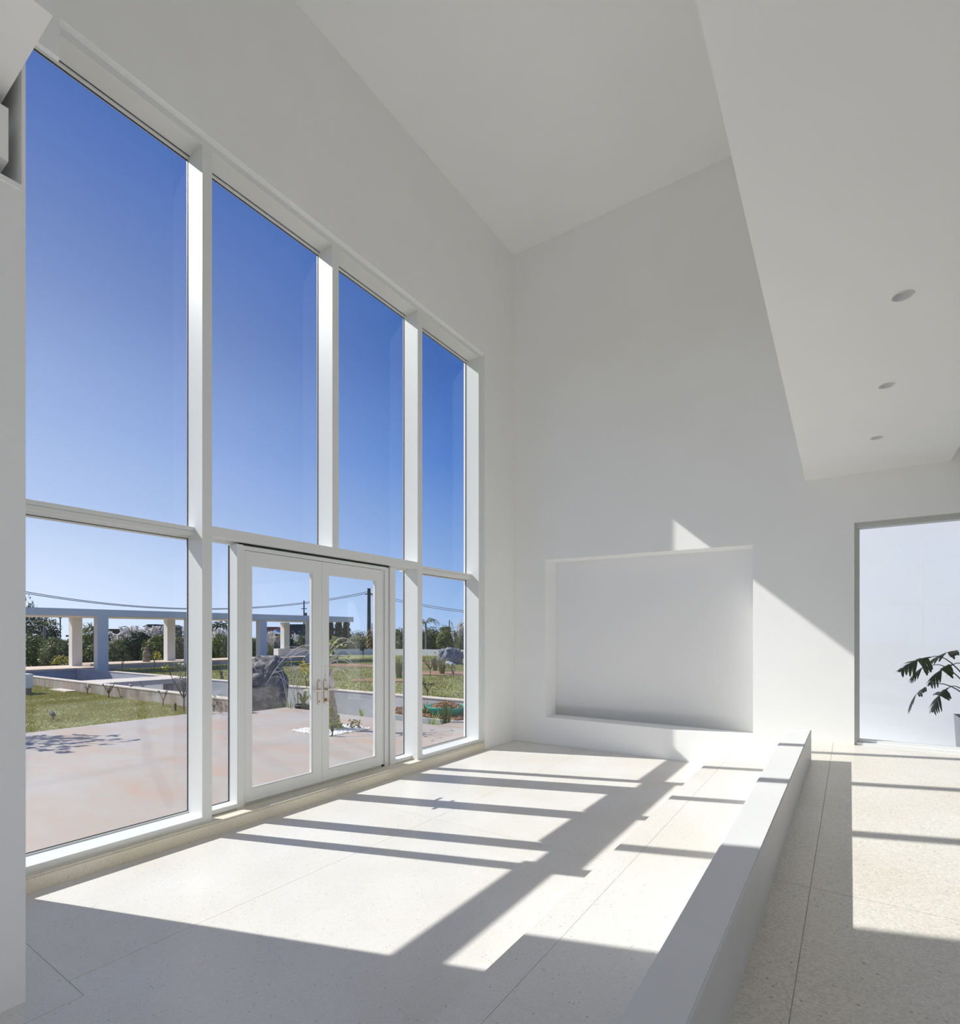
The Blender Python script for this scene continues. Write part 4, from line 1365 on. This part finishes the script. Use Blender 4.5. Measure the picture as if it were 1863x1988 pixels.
tuft(gnd(774, 1316, LZ), 0.95, .35, 160, 'dry grey-green grass clump through the right side light', 'leaf_grey', 1, .012)
tuft(gnd(858, 1309, LZ), 0.85, .35, 170, 'rounded grey-green grass clump on the red soil bed', 'leaf_grey', 2, .012)
tuft(gnd(844, 1303, LZ), 0.8, .3, 120, 'paler grass clump behind the red soil bed', 'leaf_grey', 3, .012)
tuft((-8.81, 8.36, 0), 0.22, .16, 14, 'small green weed at the terrace edge by the grey wall', 'leaf_bright', 4, .010)
tuft((-6.86, 8.42, -0.30), 0.62, .22, 14, 'upright blade-leaf plant at the terrace corner', 'leaf_bright', 5, .013, .2)
tuft((-6.75, 8.75, -0.30), 0.86, .28, 26, 'tall blade-leaf plant in front of the green tub', 'leaf_mid', 6, .016, .2)
tuft((-11.45, 8.45, -0.35), 0.68, .5, 26, 'arching green blades at the foot of the big dark rock', 'leaf_bright', 7, .014, .6)
tuft((-9.5, 8.45, -0.30), 0.42, .3, 16, 'green blades growing along the terrace edge', 'leaf_bright', 8, .010)
tuft((-7.75, 9.3, -0.02), 0.36, .18, 16, 'dark broad-leaved plant in the mulch trough', 'leaf_mid', 9, .022, .3)

# trough with mulch and green tub
tr = thing('planting_trough', 'grey concrete trough filled with brown mulch', 'planter', (0, 0, 0))
obj('trough_wall', B(-9.0, -6.61, 8.88, 8.96, -0.72, 0.0), 'concrete_grey', tr)
obj('soil', B(-9.0, -6.61, 8.96, 9.89, -0.72, -0.01), 'red_soil', tr)
rnd = random.Random(9)
pts = [(rnd.uniform(-8.95, -6.62), rnd.uniform(8.98, 9.86), rnd.uniform(-.01, .03)) for k in range(1000)]
pebbles('mulch_chips', pts, 0.018, 0.032, 'mulch', 'brown mulch chips filling the trough by the terrace', 'mulch', 3)
g = Vector((-7.25, 9.42, 0.02))
tub = thing('plastic_tub', 'torn green plastic tub heaped with brown mulch', 'tub', g)
lb = NB()
lathe(lb, [(0.0, 0.01), (0.33, 0.01), (0.40, 0.16), (0.42, 0.20), (0.40, 0.20), (0.36, 0.10)], 28)
for v in lb.verts:
    if v.co.z > 0.12:
        v.co.z += 0.03 * noise.noise((v.co.x * 5, v.co.y * 5, 1))
        v.co.x *= 1.15
obj('shell', lb, 'tub', tub, True)
pts = []
for k in range(420):
    a, r = rnd.uniform(0, 2 * PI), 0.37 * math.sqrt(rnd.random())
    pts.append((g.x + r * 1.12 * math.cos(a), g.y + r * math.sin(a), g.z + 0.14 + 0.13 * (1 - (r / .37) ** 2)))
pebbles('mulch_heap', pts, 0.018, 0.03, 'mulch', 'heap of brown mulch inside the green tub', 'mulch', 4)

# ------------------------------------------------------------------ tree in the pebble square
t = thing('terrace_tree', 'crooked bare tree with arching stems in the pebble bed', 'tree', (-7.91, 6.80, 0), 0)
tube_pts = [(0, 0, -0.02), (0.02, -0.01, 0.30), (-0.02, -0.02, 0.60), (-0.05, -0.04, 0.85), (-0.10, -0.06, 1.15), (-0.08, -0.07, 1.45), (-0.03, -0.06, 1.62)]
bm = tube(NB(), tube_pts, [0.085, 0.075, 0.065, 0.055, 0.05, 0.042, 0.03], 12)
for v in bm.verts:
    v.co += Vector((noise.noise(v.co * 9), noise.noise(v.co * 9 + Vector((3, 0, 0))), 0)) * 0.012
obj('trunk', bm, 'bark', t, True)
obj('broken_bark', tube(NB(), [(-0.05, -0.02, 0.78), (-0.02, -0.02, 0.90), (-0.10, -0.05, 1.06)], [0.068, 0.070, 0.05], 9), 'twig', t, True)
rr = random.Random(12)
Rv = Vector((math.cos(TH), math.sin(TH), 0))
for k in range(20):
    z0 = rr.uniform(0.9, 1.6)
    lr = rr.choice((-1, 1))
    dep = rr.uniform(-0.5, 0.5)
    L = rr.uniform(0.35, 1.0)
    s = Vector((-0.08, -0.05, z0))
    out = Rv * lr * L + Vector((-math.sin(TH), math.cos(TH), 0)) * dep
    pts = bez(s, s + out * .45 + Vector((0, 0, rr.uniform(.25, .65))), s + out + Vector((0, 0, rr.uniform(-.55, .35))), 10)
    obj('arching_stem', tube(NB(), pts, [0.011 - 0.0008 * i for i in range(11)], 5), 'twig', t)
bl = NB()
for k in range(46):
    p = Vector((-0.08 + rr.gauss(0, .22), -0.05 + rr.gauss(0, .2), rr.uniform(1.35, 1.75)))
    a = Vector((rr.gauss(0, 1), rr.gauss(0, 1), rr.gauss(0, .7))).normalized() * .05
    b = a.orthogonal().normalized() * .02
    bl.faces.new([bl.verts.new(x) for x in (p - a, p + b, p + a, p - b)])
obj('leaves', bl, 'leaf_bright', t)
bl = NB()
for k in range(520):
    u = rr.random()
    h = 0.02 + 0.55 * u ** 1.4
    r = 0.20 * (1 - u) + 0.07
    a0 = rr.uniform(0, 2 * PI)
    p = Vector((r * rr.uniform(.6, 1.1) * math.cos(a0) - 0.05, r * rr.uniform(.6, 1.1) * math.sin(a0) - 0.04, h))
    a = Vector((rr.gauss(0, 1), rr.gauss(0, 1), rr.gauss(0, .7))).normalized() * .032
    b = a.orthogonal().normalized() * .018
    bl.faces.new([bl.verts.new(x) for x in (p - a, p + b, p + a, p - b)])
obj('climbing_leaves', bl, 'leaf_bright', t)
bl = NB()
for k in range(60):
    p = Vector((0.22, 0.12, 0.05)) + Vector((rr.uniform(0, .25), rr.uniform(0, .18), rr.uniform(0, .14)))
    a = Vector((rr.gauss(0, 1), rr.gauss(0, 1), rr.gauss(0, .7))).normalized() * .04
    b = a.orthogonal().normalized() * .016
    bl.faces.new([bl.verts.new(x) for x in (p - a, p + b, p + a, p - b)])
obj('side_leaves', bl, 'leaf_olive', t)

# arching dry stems in front of the big rock
t = thing('dry_stem_clump', 'clump of arching dry stems in front of the big dark rock', 'dry stems', (-11.35, 8.55, -0.3), 0)
for k in range(9):
    lr = rr.uniform(-1.2, 0.9)
    s = Vector((rr.uniform(-.3, .2), 0, 0))
    out = Rv * lr
    pts = bez(s, s + out * .25 + Vector((0, 0, rr.uniform(1.2, 2.2))), s + out * rr.uniform(.7, 1.1) + Vector((0, 0, rr.uniform(.5, 1.6))), 12)
    obj('stem', tube(NB(), pts, [0.010 - 0.0005 * i for i in range(13)], 5), 'twig', t)

# potted plant and yellow-green croton
g = Vector((-11.0, 8.52, -0.34))
t = thing('potted_plant', 'green plant in a black pot beside the terrace edge', 'potted plant', g, 0)
obj('pot', lathe(NB(), [(0.0, 0.0), (0.15, 0.0), (0.20, 0.38), (0.22, 0.38), (0.22, 0.42), (0.18, 0.42), (0.17, 0.36), (0.0, 0.36)], 20), 'pot_black', t, True)
for k in range(9):
    a = rr.uniform(0, 2 * PI)
    d = Vector((math.cos(a), math.sin(a), 0))
    L = rr.uniform(.22, .42)
    s = Vector((-math.sin(a), math.cos(a), 0)) * .035
    pts = bez((0, 0, .36), Vector((0, 0, .36 + L)) + d * L * .3, Vector((0, 0, .40 + L * rr.uniform(.5, 1.2))) + d * L * .8, 4)
    bm = NB()
    prev = None
    for i, p in enumerate(pts):
        f = math.sin(PI * (i + .4) / 4.8)
        cur = (bm.verts.new(p - s * f), bm.verts.new(p + s * f))
        if prev:
            bm.faces.new((prev[0], prev[1], cur[1], cur[0]))
        prev = cur
    obj('leaf', bm, 'leaf_mid', t)
g = Vector((-13.5, 10.6, LZ))
t = thing('croton_shrub', 'yellow-green broad-leaved shrub left of the door handles', 'shrub', g, 0)
stemmesh([bez((0, 0, 0), (.1, 0, .3), (Rv * .25 + Vector((0, 0, .5))), 4), bez((0, 0, 0), (-.05, 0, .3), (-Rv * .1 + Vector((0, 0, .55))), 4)], [[.018, .015, .012, .01, .008]] * 2, 'twig_dark', 'branches', t)
for k in range(22):
    a = rr.uniform(0, 2 * PI)
    d = Vector((math.cos(a), math.sin(a), 0))
    L = rr.uniform(.22, .36)
    s = Vector((-math.sin(a), math.cos(a), 0)) * .05
    o0 = Rv * rr.choice((-.1, .05, .25)) + Vector((0, 0, rr.uniform(.4, .6)))
    pts = bez(o0, o0 + Vector((0, 0, L * .8)) + d * L * .3, o0 + Vector((0, 0, L * rr.uniform(.2, 1.1))) + d * L * .8, 4)
    bm = NB()
    prev = None
    for i, p in enumerate(pts):
        f = math.sin(PI * (i + .4) / 4.8)
        cur = (bm.verts.new(p - s * f), bm.verts.new(p + s * f))
        if prev:
            bm.faces.new((prev[0], prev[1], cur[1], cur[0]))
        prev = cur
    obj('leaf', bm, 'leaf_yellow' if k % 3 else 'leaf_bright', t)

# ================================================================== COURTYARD BEHIND THE END WALL
tag(obj('courtyard_floor', B(XW, XR, 8.2, 10.6, -0.2, 0.0), 'kerb'), 'white courtyard paving behind the end wall', 'paving', kind='structure')
tag(obj('courtyard_wall', B(XW, XR + 4, 10.6, 10.8, -0.2, 4.6), 'plaster'), 'plain white courtyard wall behind the side window', 'wall', kind='structure')
tag(obj('pane_shade_box', B(NX0 - 0.4, NX1 + 0.3, 8.25, 8.7, 0.0, 0.62), 'leaf_dark'), 'dark box added right behind the frosted pane to darken its foot', 'shade box', kind='structure')  # unseen solid box, added to darken the lower pane

# big-leaved plant in a white planter
pc = Vector((1.46, 8.75, 0.0))
pt = thing('white_planter', 'white tapered planter below the drooping dark leaves', 'planter', pc, 0)
bm = NB()
vv = [bm.verts.new(p) for p in ((-0.22, -0.22, 0), (0.32, -0.22, 0), (0.32, 0.32, 0), (-0.22, 0.32, 0), (-0.26, -0.26, 0.76), (0.36, -0.26, 0.76), (0.36, 0.36, 0.76), (-0.26, 0.36, 0.76))]
for f in ((3, 2, 1, 0), (0, 1, 5, 4), (1, 2, 6, 5), (2, 3, 7, 6), (3, 0, 4, 7)):
    bm.faces.new([vv[i] for i in f])
obj('shell', bm, 'kerb', pt)
obj('soil', B(-0.25, 0.35, -0.25, 0.35, 0.66, 0.70), 'red_soil', pt)

ph = thing('split_leaf_plant', 'dark split-leaf plant with long drooping leaves', 'plant', pc + Vector((0.06, 0.0, 0.69)), 0)


def split_leaf(p0, p1, p2, size, droop, seed, roll=0.0):
    """petiole from p0 over p1 to p2, then a deeply lobed blade hanging on from p2"""
    rr = random.Random(seed)
    pts = bez(p0, p1, p2, 10)
    obj('petiole', tube(NB(), pts, [0.009 - 0.0004 * i for i in range(11)], 6), 'fern', ph)
    d = (pts[-1] - pts[-3]).normalized()
    bm = NB()
    ax = [pts[-1]]
    size *= 1.25
    n = 7
    dirv = d.copy()
    for i in range(n):
        dirv = (dirv + Vector((0, 0, -droop / n))).normalized()
        ax.append(ax[-1] + dirv * size / n)
    for i, p in enumerate(ax[:-1]):
        t = (ax[i + 1] - p).normalized()
        sd = t.cross(Vector((0, 0, 1))).normalized()
        sd = Matrix.Rotation(roll, 3, t) @ sd
        dn = Vector((0, 0, -1))
        w0 = size * 0.045
        q = ax[i + 1]
        bm.faces.new([bm.verts.new(x) for x in (p - sd * w0, p + sd * w0, q + sd * w0 * .9, q - sd * w0 * .9)])
        if i < 1:
            continue
        for s in (-1, 1):
            u = i / n
            L = size * (0.42 * math.sin(PI * (0.18 + 0.78 * u)) + 0.05) * rr.uniform(.8, 1.15)
            lobe = (sd * s * 0.85 + t * (0.55 if i > 2 else -0.2) + dn * rr.uniform(.25, .6)).normalized()
            b0 = p + sd * s * w0 * .5
            wv = t * size * 0.075
            m1 = b0 + lobe * L * .55
            m2 = b0 + lobe * L + dn * L * .15
            k1 = m1 + (lobe * .3 + t * .9).normalized() * L * .30
            bm.faces.new([bm.verts.new(x) for x in (b0 - wv, b0 + wv, m1 + wv * .95, m1 - wv * .8)])
            bm.faces.new([bm.verts.new(x) for x in (m1 - wv * .8, m1 + wv * .95, m2 + wv * .35, m2 - wv * .25)])
            bm.faces.new([bm.verts.new(x) for x in (m1 - wv * .1, m1 + wv * .95, k1)])
    obj('leaf_blade', bm, 'fern', ph)


base = Vector((0, 0, 0.0))
def W_(px, py, y):
    r = ray(px, py)
    return Vector((0, 0, EYE)) + r * (y / r.y) - ph.location


for i, (a, b, size, dr, y) in enumerate((((1850, 1268), (1806, 1276), 0.30, 0.9, 8.50),
                                         ((1850, 1292), (1812, 1291), 0.26, 1.6, 8.62),
                                         ((1848, 1318), (1800, 1332), 0.30, 1.9, 8.45),
                                         ((1862, 1326), (1840, 1336), 0.28, 2.0, 8.55),
                                         ((1880, 1280), (1850, 1290), 0.30, 1.4, 8.90),
                                         ((1890, 1255), (1862, 1262), 0.26, 0.8, 8.75),
                                         ((1900, 1240), (1925, 1250), 0.34, 1.2, 8.80),
                                         ((1920, 1250), (1950, 1290), 0.34, 1.4, 8.70),
                                         ((1905, 1270), (1930, 1300), 0.34, 1.2, 9.00))):
    split_leaf(base, W_(a[0], a[1] - 12, y), W_(b[0], b[1], y), size, dr, i + 5, (-0.5, 0.4, 0.2, -0.3, 0.6, 0.1, 0, 0.3, -0.2)[i])
